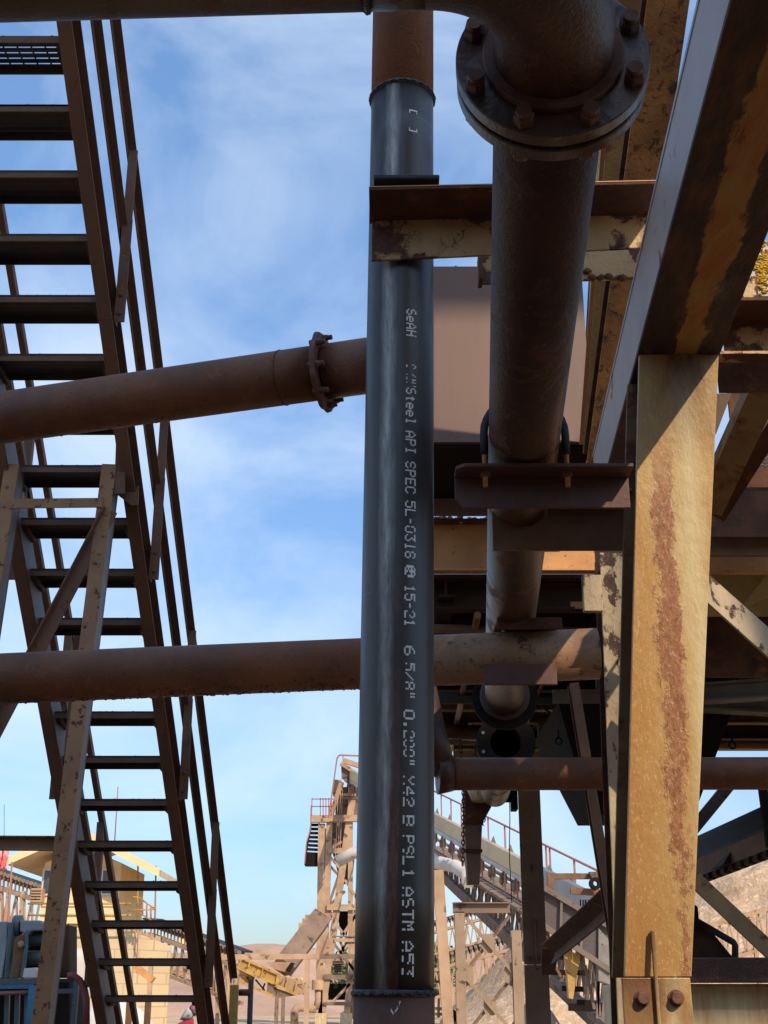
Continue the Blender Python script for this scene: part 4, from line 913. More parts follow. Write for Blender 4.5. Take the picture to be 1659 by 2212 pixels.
# ================================================================ BACKGROUND helpers
def bar(m, xy0, Y0_, xy1, Y1_, w_, h_=None, prof='box', t_=.03, up=(0, 0, 1)):
    return m.beam(at(*xy0, Y0_), at(*xy1, Y1_), w_, h_ or w_, prof, t_, up)
def pbar(name, par, mat, *a, **k):
    m = MB(); bar(m, *a, **k); return m.build(name, mat, par)
def strip(m, A, B, th):
    """plate between poly of points A (front) pushed back by th"""
    m.prism(A, (0, th, 0)); return m

# ---- main inclined conveyor (right)
t = thing('inclined_conveyor', 'long dusty inclined conveyor with red handrail climbing left behind the black pipe', 'conveyor', V(at(1120, 1900, 55).x, 55, 0))
YR, YL = 42.0, 84.0
def cp(s_, y_at0, y_at1, x0_=1310, x1_=745):
    """s_ 0 at the right end, 1 at the left; true straight line in space"""
    return lerp(at(x0_, y_at0, YR), at(x1_, y_at1, YL), s_)
TOP = (at(1310, 1950, YR), at(740, 1652, YL))
def on(s_, dy=0, dz=0): return lerp(TOP[0], TOP[1], s_)+V(0, dy, dz)
P = [(-.15, -.72), (1.2, -.72), (1.3, -.3), (1.1, .0), (.7, .12), (.3, .1), (0, -.05), (-.15, -.45)]
m = MB(); m.loft([TOP[0]+V(0, y, z) for y, z in P], [TOP[1]+V(0, y, z) for y, z in P]); m.build('belt_cover', M['belt'], t)
m = MB()
for k in range(60):
    s_ = k/60*.15; P2_ = [(-.2, -.74), (-.2, -.40), (-.02, .0), (.3, .16), (.7, .18), (.7, .14), (.3, .11), (0, -.03), (-.16, -.42), (-.16, -.74)]
    c = on(s_)
    m.loft([c+V(0, y, z) for y, z in P2_], [on(s_+.0018)+V(0, y, z) for y, z in P2_])
m.build('ribbed_cover', M['galv'], t)
m = MB(); m.loft([TOP[0]+V(0, y, z) for y, z in ((-.25,-.95),(-.16,-.95),(-.16,-.75),(-.25,-.75))], [TOP[1]+V(0, y, z) for y, z in ((-.25,-.95),(-.16,-.95),(-.16,-.75),(-.25,-.75))]); m.build('side_rail', M['galv'], t)
for k in range(26):
    s_ = .10+k*.034; c = on(s_, -.1, -1.25)
    m = MB(); d = (TOP[1]-TOP[0]).normalized()
    m.tube([c+V(0, -.05, .32), c+V(0, .55, .05), c+V(0, 1.1, .32)], [.10, .17, .10], 12); m.build('idler', M['conv'], t)
    m = MB(); m.beam(c+V(0, -.15, -.45), c+V(0, -.15, .35), .06, .06); m.beam(c+V(0, -.15, -.1), c+V(0, 1.2, -.1), .06, .08); m.build('idler_frame', M['redrail' if k % 3 == 0 else 'tan'], t)
# handrail on the far side
RA, RB_ = at(1310, 1890, YR+1.6), at(940, 1710, 69)
rd = RB_-RA
m = MB(); m.tube([RA, RA+rd*1.5], .045, 10); m.build('handrail', M['redrail'], t)
for x in (953, 974, 996, 1054, 1090, 1150, 1179, 1187, 1240, 1290):
    # find s on the rail that projects to x
    lo, hi = -.1, 1.5
    for _ in range(40):
        mid = (lo+hi)/2; p = RA+rd*mid; dep = p.y*cT+(p.z-CZ)*sT; px = 829.5+F*p.x/dep
        if px > x: lo = mid
        else: hi = mid
    m = MB(); m.beam(p, p-V(0, 0, 1.15), .07, .07); m.build('rail_post', M['redrail'], t)
for k in range(14):
    s_ = .06+k*.05; c = on(s_, .6, .14); m = MB(); d = (TOP[1]-TOP[0]).normalized(); m.prism([c-d*.35, c+d*.35, c+V(0, 0, .28)], (0, .4, 0)); m.build('cover_ridge', M['belt'], t)
# truss below
UA, UB = at(1310, 2062, YR), at(930, 1832, 76); LA, LB = at(1315, 2222, YR), at(925, 1858, 76)
for nm, a, b, hw in (('upper_chord', UA, UB, .28), ('lower_chord', LA, LB, .26)):
    m = MB(); m.beam(a, b, .2, hw); m.build(nm, M['conv'], t)
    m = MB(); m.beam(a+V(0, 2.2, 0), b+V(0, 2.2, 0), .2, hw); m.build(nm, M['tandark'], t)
nn = 22
for k in range(nn):
    s0_, s1_ = k/nn, (k+.55)/nn
    for dy in (0, 2.2):
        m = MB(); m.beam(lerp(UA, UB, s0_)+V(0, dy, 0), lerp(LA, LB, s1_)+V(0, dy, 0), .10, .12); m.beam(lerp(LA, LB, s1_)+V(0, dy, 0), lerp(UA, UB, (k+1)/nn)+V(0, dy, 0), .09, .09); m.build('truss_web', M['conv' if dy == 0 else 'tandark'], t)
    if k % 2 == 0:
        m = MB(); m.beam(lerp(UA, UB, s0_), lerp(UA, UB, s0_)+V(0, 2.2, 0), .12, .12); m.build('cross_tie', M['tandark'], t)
for k in range(12):
    s_ = k/12; m = MB(); a = lerp(UA, UB, s_)+V(0, .1, .2); b = lerp(UA, UB, s_+.075)+V(0, .1, .2); m.beam(a+V(0, .9, 0), b+V(0, .9, 0), 1.5, .12); m.build('walkway', M['tandark'], t)
    m = MB(); m.beam(a+V(0, -.05, .5), b+V(0, -.05, .5), .12, .14); m.build('side_channel', M['tandark'], t)

# ---- mesh-panelled boom in front
t = thing('mesh_panel_boom', 'boxed conveyor boom with dark mesh panels sloping down right of the brown post', 'conveyor', V(at(1235, 2000, 33).x, 33, 0))
YA = 33.0
def pq(name, mat, pts, th=.05, Y=YA, bev=0):
    m = MB(); m.prism([at(x, y, Y) for x, y in pts], (0, th, 0)); return m.build(name, mat, t, bev)
pq('mesh_panel', M['mesh'], [(1172, 1920), (1212, 1944), (1210, 2018), (1169, 1994)], .03, YA+.1)
pq('mesh_panel', M['mesh'], [(1214, 1945), (1256, 1970), (1254, 2048), (1212, 2020)], .03, YA+.1)
pq('mesh_panel', M['mesh'], [(1258, 1971), (1318, 2006), (1318, 2090), (1256, 2050)], .03, YA+.1)
for xy0, xy1, w_ in (((1170, 1915), (1320, 2004), .13), ((1166, 1994), (1320, 2098), .13), ((1173, 1918), (1170, 1996), .06), ((1213, 1942), (1211, 2022), .06), ((1257, 1968), (1255, 2052), .06)):
    pbar('frame_bar', t, M['conv'], xy0, YA, xy1, YA, w_)
for xy0, xy1, w_ in (((1189, 1925), (1189, 1892), .16), ((1182, 1893), (1292, 1893), .14), ((1232, 1924), (1300, 1929), .16), ((1175, 1996), (1190, 2070), .07), ((1205, 2015), (1184, 2110), .07), ((1190, 2070), (1212, 2110), .06)):
    pbar('support_bar', t, M['beam'], xy0, YA+.3, xy1, YA+.3, w_)
for (x, y) in ((1190, 2030), (1198, 2062), (1232, 2068), (1218, 2100), (1248, 2100), (1236, 2135), (1268, 2165)):
    pbar('rail_tie', t, M['black'], (x-22, y), YA+1.5, (x+24, y+2), YA+1.5, .13)
for xy0, xy1 in (((1264, 2085), (1284, 2180)), ((1290, 2110), (1295, 2195)), ((1310, 2090), (1302, 2200)), ((1294, 2095), (1290, 2200)), ((1275, 2050), (1289, 2110))):
    pbar('truss_bar', t, M['conv'], xy0, YA+.5, xy1, YA+.5, .07)
pq('yellow_chute', M['yellow'], [(1219, 2046), (1254, 2066), (1244, 2118), (1238, 2158), (1229, 2156), (1226, 2110)], .3, YA+.4)
pq('guard_plate', M['black'], [(1233, 2168), (1305, 2166), (1305, 2186), (1233, 2184)], .5, YA+2)
m = MB(); c = at(1287, 1908, YA-.2); m.ring(c, (0, 1, 0), .06, .15, .2, 24); m.build('motor_end', M['black'], t)
pq('motor_guard', M['conv'], [(1273, 1883), (1300, 1883), (1300, 1905), (1281, 1900)], .2)
for k in range(4):
    x = 1254+k*11; m = MB(); m.tube([at(x, 1962, YA), at(x, 1944, YA), at(x+6, 1944, YA), at(x+6, 1962, YA)], .02, 6); m.build('hook_bar', M['black'], t)
pq('end_box', M['greybeam'], [(1293, 2005), (1326, 2040), (1326, 2130), (1293, 2118)], .6)

# ---- grey banded pipe
t = thing('banded_grey_pipe', 'sagging pale grey pipe with dark bands running in front of the inclined conveyor', 'pipe', at(960, 1880, 60))
gp_ = [at(728, 1862, 66), at(765, 1842, 66), at(860, 1840, 64), at(940, 1862, 62), at(985, 1872, 60), at(1008, 1890, 59), at(1012, 1905, 58.5)]
m = MB(); m.tube(gp_, .30, 20); m.build('pipe', M['white'], t)
for c, d in ((at(961, 1867, 61), 0), (at(981, 1871, 60.2), 0), (at(1004, 1886, 59.2), 1)):
    m = MB(); m.ring(c+V(-.03, 0, 0), V(1, .0, -.3), .3, .34+.08*d, .09+.2*d, 24); m.build('band', M['tandark' if not d else 'tan'], t)

# ---- cross-braced frame
t = thing('cross_braced_frame', 'tan two post frame with stacked X bracing below the inclined conveyor', 'support frame', V(at(1050, 2200, 25).x, 25, 0))
YX = 25.0
xl_, xr_ = at(992, 1972, YX).x, at(1113, 1972, YX).x
for xx, zz in ((xl_, at(0, 1970, YX).z), (xr_, at(0, 2010, YX).z)):
    m = MB(); m.beam(V(xx, YX, 0), V(xx, YX, zz), .18, .20, 'I', .02, up=(0, 1, 0)); m.build('post', M['postshade'], t)
m = MB(); m.beam(V(xl_-.12, YX, at(0, 1961, YX).z), V(xr_-.1, YX, at(0, 1961, YX).z), .2, .19, 'I', .02); m.build('top_beam', M['tandark'], t)
def zy(y): return at(0, y, YX).z
for (ya, yb_) in ((1978, 2098), (2112, 2232), (2246, 2366)):
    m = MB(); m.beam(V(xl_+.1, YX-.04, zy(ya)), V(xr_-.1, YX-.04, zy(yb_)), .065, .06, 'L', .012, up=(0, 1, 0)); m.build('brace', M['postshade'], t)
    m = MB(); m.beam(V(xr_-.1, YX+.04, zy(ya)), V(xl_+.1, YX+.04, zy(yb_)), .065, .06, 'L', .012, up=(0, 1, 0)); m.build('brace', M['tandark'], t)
    c = V((xl_+xr_)/2, YX, zy((ya+yb_)/2)); m = MB(); m.prism([c+V(-.11, 0, -.08), c+V(-.07, 0, -.17), c+V(.07, 0, -.17), c+V(.12, 0, -.08), c+V(.12, 0, .08), c+V(.07, 0, .17), c+V(-.07, 0, .17), c+V(-.11, 0, .08)], (0, .015, 0)); m.build('gusset', M['postshade'], t)
    for sg, xx in ((1, xl_+.1), (-1, xr_-.1)):
        c = V(xx, YX-.01, zy(yb_+7)); m = MB(); m.prism([c+V(0, 0, -.22), c+V(sg*.14, 0, -.12), c+V(sg*.14, 0, .12), c+V(0, 0, .22)], (0, .012, 0)); m.build('gusset', M['postshade'], t)
m = MB(); m.box(V(xr_-.05, YX, zy(2010)+.0)+V(0, 0, 1.2), (.3, .3, .4)); 
t = thing('battered_post', 'sunlit leaning tan post close beside the right edge of the black pipe', 'post', V(at(968, 2212, 30).x, 30, 0))
a = at(946, 1880, 30); b = at(968, 2212, 30); e = b+(b-a)*(b.z/(a.z-b.z))
m = MB(); m.beam(a, e, .24, .22, 'I', .02, up=(0, 1, 0)); m.build('post', M['tan'], t)
for y in (2120, 2178, 2190):
    pbar('step', t, M['tandark'], (925, y), 30.1, (955, y+1), 30.1, .06)

# ---- far conveyors seen through the frame
def truss_conveyor(name, label, A, B, Y0_, Y1_, h, mat, mat2, n=12, belt=True, posts=()):
    p0, p1 = at(*A, Y0_), at(*B, Y1_); t = thing(name, label, 'conveyor', V((p0.x+p1.x)/2, (p0.y+p1.y)/2, 0))
    up = V(0, 0, 1)
    for nm, o_, w_ in (('upper_chord', 0, .18), ('lower_chord', -h, .16)):
        m = MB(); m.beam(p0+up*o_, p1+up*o_, w_, w_); m.beam(p0+up*o_+V(0, 1.4, 0), p1+up*o_+V(0, 1.4, 0), w_, w_); m.build(nm, mat, t)
    for k in range(n):
        a = lerp(p0, p1, k/n); b = lerp(p0, p1, (k+.5)/n)-up*h; c = lerp(p0, p1, (k+1)/n)
        m = MB(); m.beam(a, b, .08, .08); m.beam(b, c, .08, .08); m.build('truss_web', mat, t)
    if belt:
        m = MB(); m.beam(p0+up*.75+V(0, .7, 0), p1+up*.75+V(0, .7, 0), 1.3, .08); m.build('belt', M['rubber'], t)
        for k in range(n*2):
            c = lerp(p0, p1, (k+.5)/(n*2))
            m = MB(); m.tube([c+V(0, -.1, .66), c+V(0, .7, .45), c+V(0, 1.5, .66)], .1, 8); m.beam(c, c+up*.6, .07, .07); m.build('idler', mat2, t)
    for (x, y0_, x1_, y1_) in posts:
        s_ = (x-A[0])/(B[0]-A[0]); Y = Y0_+(Y1_-Y0_)*s_; m = MB(); m.beam(at(x, y0_, Y), V(at(x1_, y1_, Y).x, Y, 0), .18, .18); m.build('support_leg', mat, t)
    return t
truss_conveyor('truss_conveyor', 'far pale conveyor climbing right, seen high between the frame posts', (915, 2020), (1100, 1968), 95, 95, 1.5, M['tan'], M['tandark'], 12, True, ((1010, 2000, 975, 2110), (1040, 1990, 1005, 2110)))
truss_conveyor('truss_conveyor', 'lower orange conveyor with dark belt crossing behind the X bracing', (920, 2100), (1125, 2045), 78, 78, 1.5, M['tan'], M['tandark'], 10, True, ((1050, 2070, 1053, 2110),))
truss_conveyor('truss_conveyor', 'slatted conveyor running up the rubble hill at the right edge', (1470, 2020), (1720, 1945), 60, 60, 1.6, M['tan'], M['tandark'], 12, False, ((1625, 1985, 1640, 2100),))
truss_conveyor('truss_conveyor', 'dusty conveyor with black idlers left of the shack roof', (-60, 1898), (86, 1948), 62, 60, 1.6, M['tan'], M['tandark'], 9, True, ((20, 1915, 5, 2100), (50, 1925, 38, 2100)))
truss_conveyor('truss_conveyor', 'dusty conveyor sloping down from behind the shack to the yellow feeder', (322, 2018), (520, 2092), 66, 62, 1.5, M['tan'], M['tandark'], 13, True, ((470, 2070, 474, 2120),))
# low brown conveyor on the ground
m = MB(); m.beam(at(330, 2110, 70), at(420, 2088, 70), .5, .22); m.beam(at(330, 2122, 70), at(420, 2098, 70), .5, .1); solo(m, 'low_conveyor', M['tan'], 'low sand coloured conveyor frame lying across the slope behind the stairs', 'conveyor')

# ---- yellow feeder
t = thing('yellow_feeder', 'yellow dusty feeder conveyor with mesh guards between the stairs and the tower', 'feeder', V(at(590, 2150, 60).x, 60, 0))
YF = 60.0
def fq(name, mat, pts, th=.1, Y=YF): m = MB(); m.prism([at(x, y, Y) for x, y in pts], (0, th, 0)); return m.build(name, mat, t)
fq('mesh_guard', M['yellow'], [(513, 2085), (525, 2070), (602, 2105), (596, 2126)], .06)
fq('side_panel', M['tan'], [(602, 2105), (664, 2126), (662, 2150), (640, 2148), (598, 2128)], .5, YF+.1)
for xy0, xy1, w_ in (((523, 2070), (603, 2105), .10), ((512, 2089), (600, 2128), .10), ((540, 2078), (534, 2098), .07), ((569, 2090), (564, 2112), .07), ((602, 2104), (597, 2132), .14), ((600, 2130), (640, 2148), .12), ((622, 2112), (616, 2138), .07), ((642, 2120), (636, 2146), .07), ((519, 2120), (590, 2152), .12)):
    pbar('frame_bar', t, M['yellow'], xy0, YF-.05, xy1, YF-.05, w_)
fq('funnel', M['yellow'], [(516, 2095), (548, 2110), (534, 2128), (524, 2126)], .8, YF+.2)
fq('rust_gusset', M['tandark'], [(578, 2120), (596, 2128), (598, 2152), (588, 2152), (576, 2142)], .3)
fq('lower_box', M['tandark'], [(594, 2134), (640, 2150), (598, 2156)], .4)
for xy0, xy1 in (((533, 2110), (546, 2130)), ((548, 2112), (540, 2134)), ((552, 2116), (572, 2140)), ((572, 2124), (566, 2142))):
    pbar('brace', t, M['black'], xy0, YF+.1, xy1, YF+.1, .07)
for xx, nm in ((598, 'leg'), (612, 'leg')):
    p = at(xx, 2152, YF); m = MB(); m.beam(V(p.x, YF, 0), p, .16, .16); m.beam(V(p.x-.25, YF, .03), V(p.x+.25, YF, .03), .4, .05); m.build(nm, M['tandark'], t)
m = MB(); m.prism([at(x, y, 63) for x, y in ((575, 2078), (600, 2078), (628, 2079), (618, 2100), (608, 2098), (590, 2092))], (0, 1.2, 0)); m.build('receiving_hopper', M['tan'], t)
m = MB(); m.prism([at(x, y, 62.5) for x, y in ((616, 2096), (628, 2079), (634, 2080), (622, 2100))], (0, 1.0, 0)); m.build('hopper_shadow_plate', M['black'], t)
m = MB()
for k in range(160): m.lump(at(rnd.uniform(604, 660), 2118+rnd.gauss(0, 3), YF+.4), rnd.uniform(.05, .16))
struct(m.build('aggregate_heap', M['rubble'], t), 'stuff')
t = thing('discharge_chute', 'rusty tan enclosed chute slanting down left from the tower to the yellow feeder', 'chute', at(620, 2085, 66))
a, b = at(692, 1985, 68), at(612, 2090, 64)
m = MB(); m.beam(a, b, 1.0, .75, up=(0, 1, 0)); m.build('chute_body', M['tandark'], t, .03)
m = MB(); m.beam(a+V(-.35, -.1, .28), lerp(a, b, .95)+V(-.35, -.1, .28), .10, .12); m.build('edge_angle', M['tandark'], t)
for s_ in (.12, .2, .3): m = MB(); m.box(lerp(a, b, s_)+V(-.4, -.2, .3), (.3, .3, .3)); m.build('bracket', M['tan'], t)

# ---- long yellow beam on posts
t = thing('pipe_rack_beam', 'long thin yellow tan beam on slender posts in front of the tower', 'pipe rack', V(at(660, 2200, 42).x, 42, 0))
pbar('beam', t, M['tan'], (410, 2068), 42, (690, 2066), 42, .16)
pbar('beam', t, M['tandark'], (690, 2066), 42, (790, 2066), 42, .14)
for x in (664, ):
    m = MB(); p = at(x, 2070, 42); m.beam(V(p.x, 42, 0), p, .15, .15); m.build('post', M['tan'], t)
m = MB(); p = at(496, 2070, 42); m.beam(V(p.x, 42, 0), p, .08, .08); m.build('post', M['tan'], t)
# ---- valve pipework
t = thing('yard_pipework', 'tan pipe with an elbow and flange cluster low between the feeder and the tower', 'pipe', V(at(660, 2190, 44).x, 44, 0))
pw = [at(636, 2230, 44), at(636, 2186, 44), at(641, 2178, 44), at(650, 2176, 44), at(683, 2180, 44)]
m = MB(); m.tube(pw, .13, 14); m.build('pipe', M['tan'], t)
m = MB(); m.tube([at(682, 2180, 44), at(687, 2160, 44), at(686, 2120, 44)], .1, 14); m.build('riser', M['tan'], t)
m = MB(); m.ring(at(686, 2138, 44), (0, 0, 1), .05, .19, .3, 20); m.build('flange', M['tan'], t)

# ================================================================ TOWER
t = thing('plant_tower', 'tall sunlit rusty tan tower with raked legs, platform and stair left of the black pipe', 'tower', V(at(725, 2200, 82).x, 82, 0))
YT = 82.0
def tb(xy0, xy1, w_=.35, mat='tan', dy=0, nm='brace', h_=None): return pbar(nm, t, M[mat], xy0, YT+dy, xy1, YT+dy, w_, h_)
def tq(name, mat, pts, th=.3, dy=0): m = MB(); m.prism([at(x, y, YT+dy) for x, y in pts], (0, th, 0)); return m.build(name, M[mat], t)
for xy0, xy1, w_, mt in (((695, 1780), (689, 2196), .42, 'tan'), ((712, 1775), (701, 2080), .38, 'tan'), ((762, 1722), (694, 2196), .42, 'tan'), ((738, 1690), (714, 1765), .30, 'tan'), ((705, 1790), (703, 2060), .2, 'tandark'), ((757, 1700), (757, 2080), .3, 'tan'), ((790, 1760), (748, 2200), .36, 'tan')):
    tb(xy0, xy1, w_, mt, nm='leg')
p = at(694, 2196, YT); m = MB(); m.box((p.x, YT, .3), (.7, .7, .6)); m.build('footing', M['creamclean'], t)
p = at(748, 2196, YT); m = MB(); m.box((p.x, YT, .3), (.7, .7, .6)); m.build('footing', M['creamclean'], t)
for (xa, xb, y, w_, mt) in ((672, 712, 1769, .42, 'tan'), (710, 780, 1768, .40, 'tan'), (708, 770, 1838, .32, 'tan'), (706, 770, 1960, .34, 'tan'), (722, 775, 2031, .20, 'tan'), (718, 775, 2023, .08, 'tandark'), (700, 778, 2110, .3, 'tandark'), (696, 776, 2168, .2, 'tandark'), (735, 775, 1717, .16, 'tan'), (735, 775, 1724, .14, 'tandark')):
    tb((xa, y), (xb, y), w_, mt, -.2, 'cross_beam')
for a_, b_ in (((712, 1850), (742, 1884)), ((712, 1870), (740, 1900)), ((735, 1880), (712, 1950)), ((712, 1955), (745, 1925)), ((745, 1900), (770, 1940)), ((710, 1975), (752, 2030)), ((710, 1960), (722, 1990)), ((770, 1975), (735, 2028)), ((712, 1836), (738, 1818)), ((718, 2165), (756, 2125)), ((733, 2060), (752, 2030)), ((722, 2085), (752, 2035)), ((720, 2036), (768, 2100)), ((735, 2034), (745, 2060))):
    tb(a_, b_, .16, 'tan' if rnd.random() < .6 else 'tandark', -.1)
tq('bin', 'tandark', [(717, 1776), (760, 1776), (760, 1832), (717, 1832)], 3, .6)
tq('bin', 'tandark', [(718, 1842), (765, 1842), (758, 1900), (735, 1905)], 2.4, .6)
tq('cone', 'black', [(728, 1968), (754, 1968), (748, 2018), (736, 2022)], 1.6, .7)
tq('upper_housing', 'tandark', [(728, 1700), (772, 1700), (772, 1764), (724, 1764)], 2, .6)
tq('upper_housing', 'tan', [(721, 1684), (737, 1684), (735, 1716), (719, 1716)], 1.2, .5)
tq('lower_tank', 'black', [(709, 2125), (752, 2125), (752, 2160), (709, 2160)], 2, .8)
tq('ladder_panel', 'tandark', [(722, 2075), (742, 2075), (740, 2100), (722, 2100)], .3, -.3)
for k in range(5): tb((722, 2078+k*5), (741, 2078+k*5), .07, 'black', -.5, 'rung')
# platform railing
for y in (1726, 1742): tb((674, y), (722, y), .06, 'redrail', -.4, 'platform_rail')
for x in (674, 692, 698, 704, 710, 716): tb((x, 1724), (x-1 if x == 674 else x, 1762), .06, 'redrail', -.4, 'rail_post')
tb((710, 1765), (728, 1638), .09, 'redrail', -.4, 'stair_rail'); tb((728, 1638), (733, 1631), .09, 'redrail', -.4, 'stair_rail'); tb((733, 1631), (780, 1633), .09, 'redrail', -.4, 'stair_rail'); tb((741, 1632), (741, 1645), .06, 'redrail', -.4, 'rail_post')
# hanging stair on the left
tq('stair_stringer', 'black', [(671, 1778), (674, 1778), (663, 1840), (661, 1868), (657, 1868), (660, 1838)], .2, -.1)
tq('stair_stringer', 'black', [(687, 1778), (691, 1778), (690, 1868), (687, 1868)], .2, -.1)
for k in range(8):
    f_ = k/8; tb((671-11*f_, 1782+70*f_), (690, 1782+72*f_), .16, 'black', .2, 'stair_tread')
tq('stair_landing', 'black', [(661, 1845), (689, 1845), (689, 1869), (658, 1869)], 1.0, .1)
tb((672, 1740), (671, 1790), .07, 'redrail', -.4, 'stair_rail'); tb((671, 1790), (662, 1820), .07, 'redrail', -.4, 'stair_rail'); tb((662, 1820), (658, 1866), .07, 'redrail', -.4, 'stair_rail')
# conveyor head
for k in range(9): tb((739+k*4, 1655+k*2.2), (740+k*3.9, 1683+k*1.4), .12, 'tandark', -.3, 'head_rib')
tb((736, 1649), (778, 1676), .24, 'tan', -.5, 'head_chord'); tb((742, 1643), (782, 1656), .3, 'tan', -.2, 'head_chord'); tb((745, 1684), (768, 1700), .2, 'tandark', -.4, 'head_chord')
tq('head_drum', 'tan', [(756, 1676), (768, 1672), (768, 1704), (762, 1704)], .6, -.5)
for x in (727, 732, 736): tb((x+4, 1704), (x-2, 1850), .035, 'tan', -.8, 'cable')

# ================================================================ SHACK
t = thing('control_shack', 'pale yellow control shack with wide gabled eaves standing on a concrete block base', 'building', V(at(190, 2200, 50).x, 52, 0))
YS = 50.0
def sp_(x, y, Y=YS): return at(x, y, Y)
sl_, sr_ = sp_(84, 2010).x, sp_(252, 2010).x; zb0 = sp_(0, 2008).z; ze = sp_(0, 1858).z; zr = sp_(0, 1815).z+.1
m = MB(); W = [V(sl_, YS, zb0), V(sr_, YS, zb0), V(sr_, YS, ze-.1), V((sl_+sr_)/2, YS, zr-.35), V(sl_, YS, ze-.1)]; m.prism(W, (0, 5, 0)); m.build('wall', M['wall'], t)
for k, yy in enumerate((1955, 1975, 1998)):
    m = MB(); m.box(((sl_+sr_)/2, YS-.03, sp_(0, yy).z), (sr_-sl_, .05, .10)); m.build('siding_band', M['yellow' if k == 2 else 'wall'], t)
rx = (sl_+sr_)/2; re_l, re_r = sp_(14, 1868, 48.6), sp_(344, 1893, 48.6)
rk = V((re_l.x+re_r.x)/2-.3, 48.6, sp_(0, 1800, 48.6).z)
for sd, e in ((-1, re_l), (1, re_r)):
    m = MB(); m.prism([e, V(rk.x, 48.6, rk.z), V(rk.x, 48.6, rk.z+.24), e+V(0, 0, .24)], (0, 7.5, 0)); m.build('roof', M['roof'], t)
    m = MB(); m.prism([e+V(0, -.004, -.03), V(rk.x, 48.596, rk.z-.03), V(rk.x, 48.596, rk.z+.27), e+V(0, -.004, .27)], (0, -.06, 0)); m.build('fascia', M['wall'], t)
for (x0_, x1_, y0_, y1_) in ((98, 122, 1881, 1930), (224, 240, 1881, 1930)):
    a, b = sp_(x0_, y0_), sp_(x1_, y1_); m = MB(); m.box(((a.x+b.x)/2, YS-.04, (a.z+b.z)/2), (b.x-a.x+.16, .06, a.z-b.z+.16)); f = m.build('window', M['white'], t)
    m = MB(); m.box(((a.x+b.x)/2, YS-.075, (a.z+b.z)/2), (b.x-a.x, .02, a.z-b.z)); m.build('pane', M['glass'], f)
bl0, bl1 = sp_(70, 2010).x, sp_(290, 2010).x
m = MB(); m.box(((bl0+bl1)/2, YS+3, zb0/2), (bl1-bl0, 6, zb0-.02)); m.build('block_base', M['block'], t)
m = MB(); a = sp_(288, 2000); m.prism([V(bl1+.01, YS+.3, 0), V(bl1+1.0, YS+2.5, 0), V(bl1+1.0, YS+2.5, zb0-.5), V(bl1+.01, YS+.3, zb0-.1)], (0, .2, 0)); m.build('wing_wall', M['block'], t)
a = sp_(70, 1918, 49.6); m = MB(); m.box((a.x+.2, 49.7, a.z-.27), (.42, .5, .5)); ac = m.build('air_conditioner', M['tan'], t, .02)
m = MB()
for k in range(4): m.box((a.x+.2, 49.44, a.z-.12-k*.1), (.36, .02, .03))
m.build('vent_louvre', M['black'], ac)
for (y, xa, xb) in ((1952, 60, 335), (1977, 60, 335)):
    m = MB(); m.tube([sp_(xa, y, 49.2), sp_(283, y, 49.2)], .035, 8); m.build('balcony_rail', M['yellow'], t)
for x in (298, ):
    pass
for (a_, b_) in (((298, 1870), (297, 2000)), ((299, 1938), (337, 1965)), ((337, 1870), (334, 2025)), ((299, 1970), (330, 1990)), ((308, 1948), (308, 1978)), ((317, 1954), (317, 1984)), ((326, 1960), (326, 1988)), ((285, 1938), (298, 1938)), ((277, 1967), (334, 1964))):
    m = MB(); m.tube([sp_(*a_, 49.2), sp_(*b_, 49.2)], .03, 8); m.build('balcony_rail', M['redrail' if a_[0] > 300 else 'yellow'], t)
for k in range(7):
    m = MB(); m.beam(sp_(285+k*7, 1998+k*3, 49.6), sp_(285+k*7, 2010+k*3, 49.6), .07, .07); m.build('rafter_end', M['tan'], t)

# ================================================================ BOTTOM LEFT machines
t = thing('teal_machine', 'dark teal machine with a grey hood and two drums behind the tan support post', 'machine', V(at(50, 2200, 11).x, 11, 0))
YM = 11.0
def mq(name, mat, pts, th, dy=0, bev=.01): m = MB(); m.prism([at(x, y, YM+dy) for x, y in pts], (0, th, 0)); return m.build(name, M[mat], t, bev)
mq('side_panel', 'machgrey', [(-60, 1992), (16, 1990), (16, 2040), (4, 2114), (-60, 2114)], .5)
mq('hood', 'machgrey', [(43, 1988), (85, 1988), (104, 1997), (104, 2010), (66, 2011), (60, 2020), (43, 2012)], .6)
mq('back_plate', 'black', [(5, 1998), (150, 1998), (150, 2112), (5, 2112)], .3, .6)
for (y0_, y1_, x0_) in ((2012, 2044, 65), (2053, 2086, 54)):
    c = (y0_+y1_)/2; r = (at(0, y0_, YM).z-at(0, y1_, YM).z)/2; m = MB(); m.tube([at(x0_, c, YM+.15), at(125, c, YM+.15)], r, 32); m.build('drum', M['teal'], t)
    m = MB(); m.tube([at(x0_-1.5, c, YM+.15), at(x0_+1, c, YM+.15)], r*1.08, 32); m.build('drum_rim', M['teal'], t)
mq('bracket_plate', 'beam', [(30, 2034), (40, 2020), (56, 2017), (56, 2060), (40, 2112), (24, 2112)], .04, -.05)
mq('frame_strut', 'teal', [(54, 2010), (60, 2008), (58, 2050), (50, 2114), (42, 2114), (52, 2050)], .05, -.1)
mq('frame_strut', 'teal', [(18, 1994), (28, 1990), (24, 2050), (16, 2114), (8, 2114)], .08, -.02)
m = MB(); m.tube([at(30, 2000, YM+.1), at(46, 2000, YM+.1)], .085, 24); m.build('pulley', M['teal'], t)
mq('white_bracket', 'white', [(48, 2112), (52, 2092), (78, 2090), (86, 2102), (86, 2112)], .08, -.1, .004)
mq('chassis', 'black', [(-60, 2116), (150, 2116), (150, 2240), (-60, 2240)], .6, .3)
m = MB(); m.hexnut(at(47, 2040, YM-.06), (0, -1, 0), .03, .03); m.build('bolt', M['tan'], t)
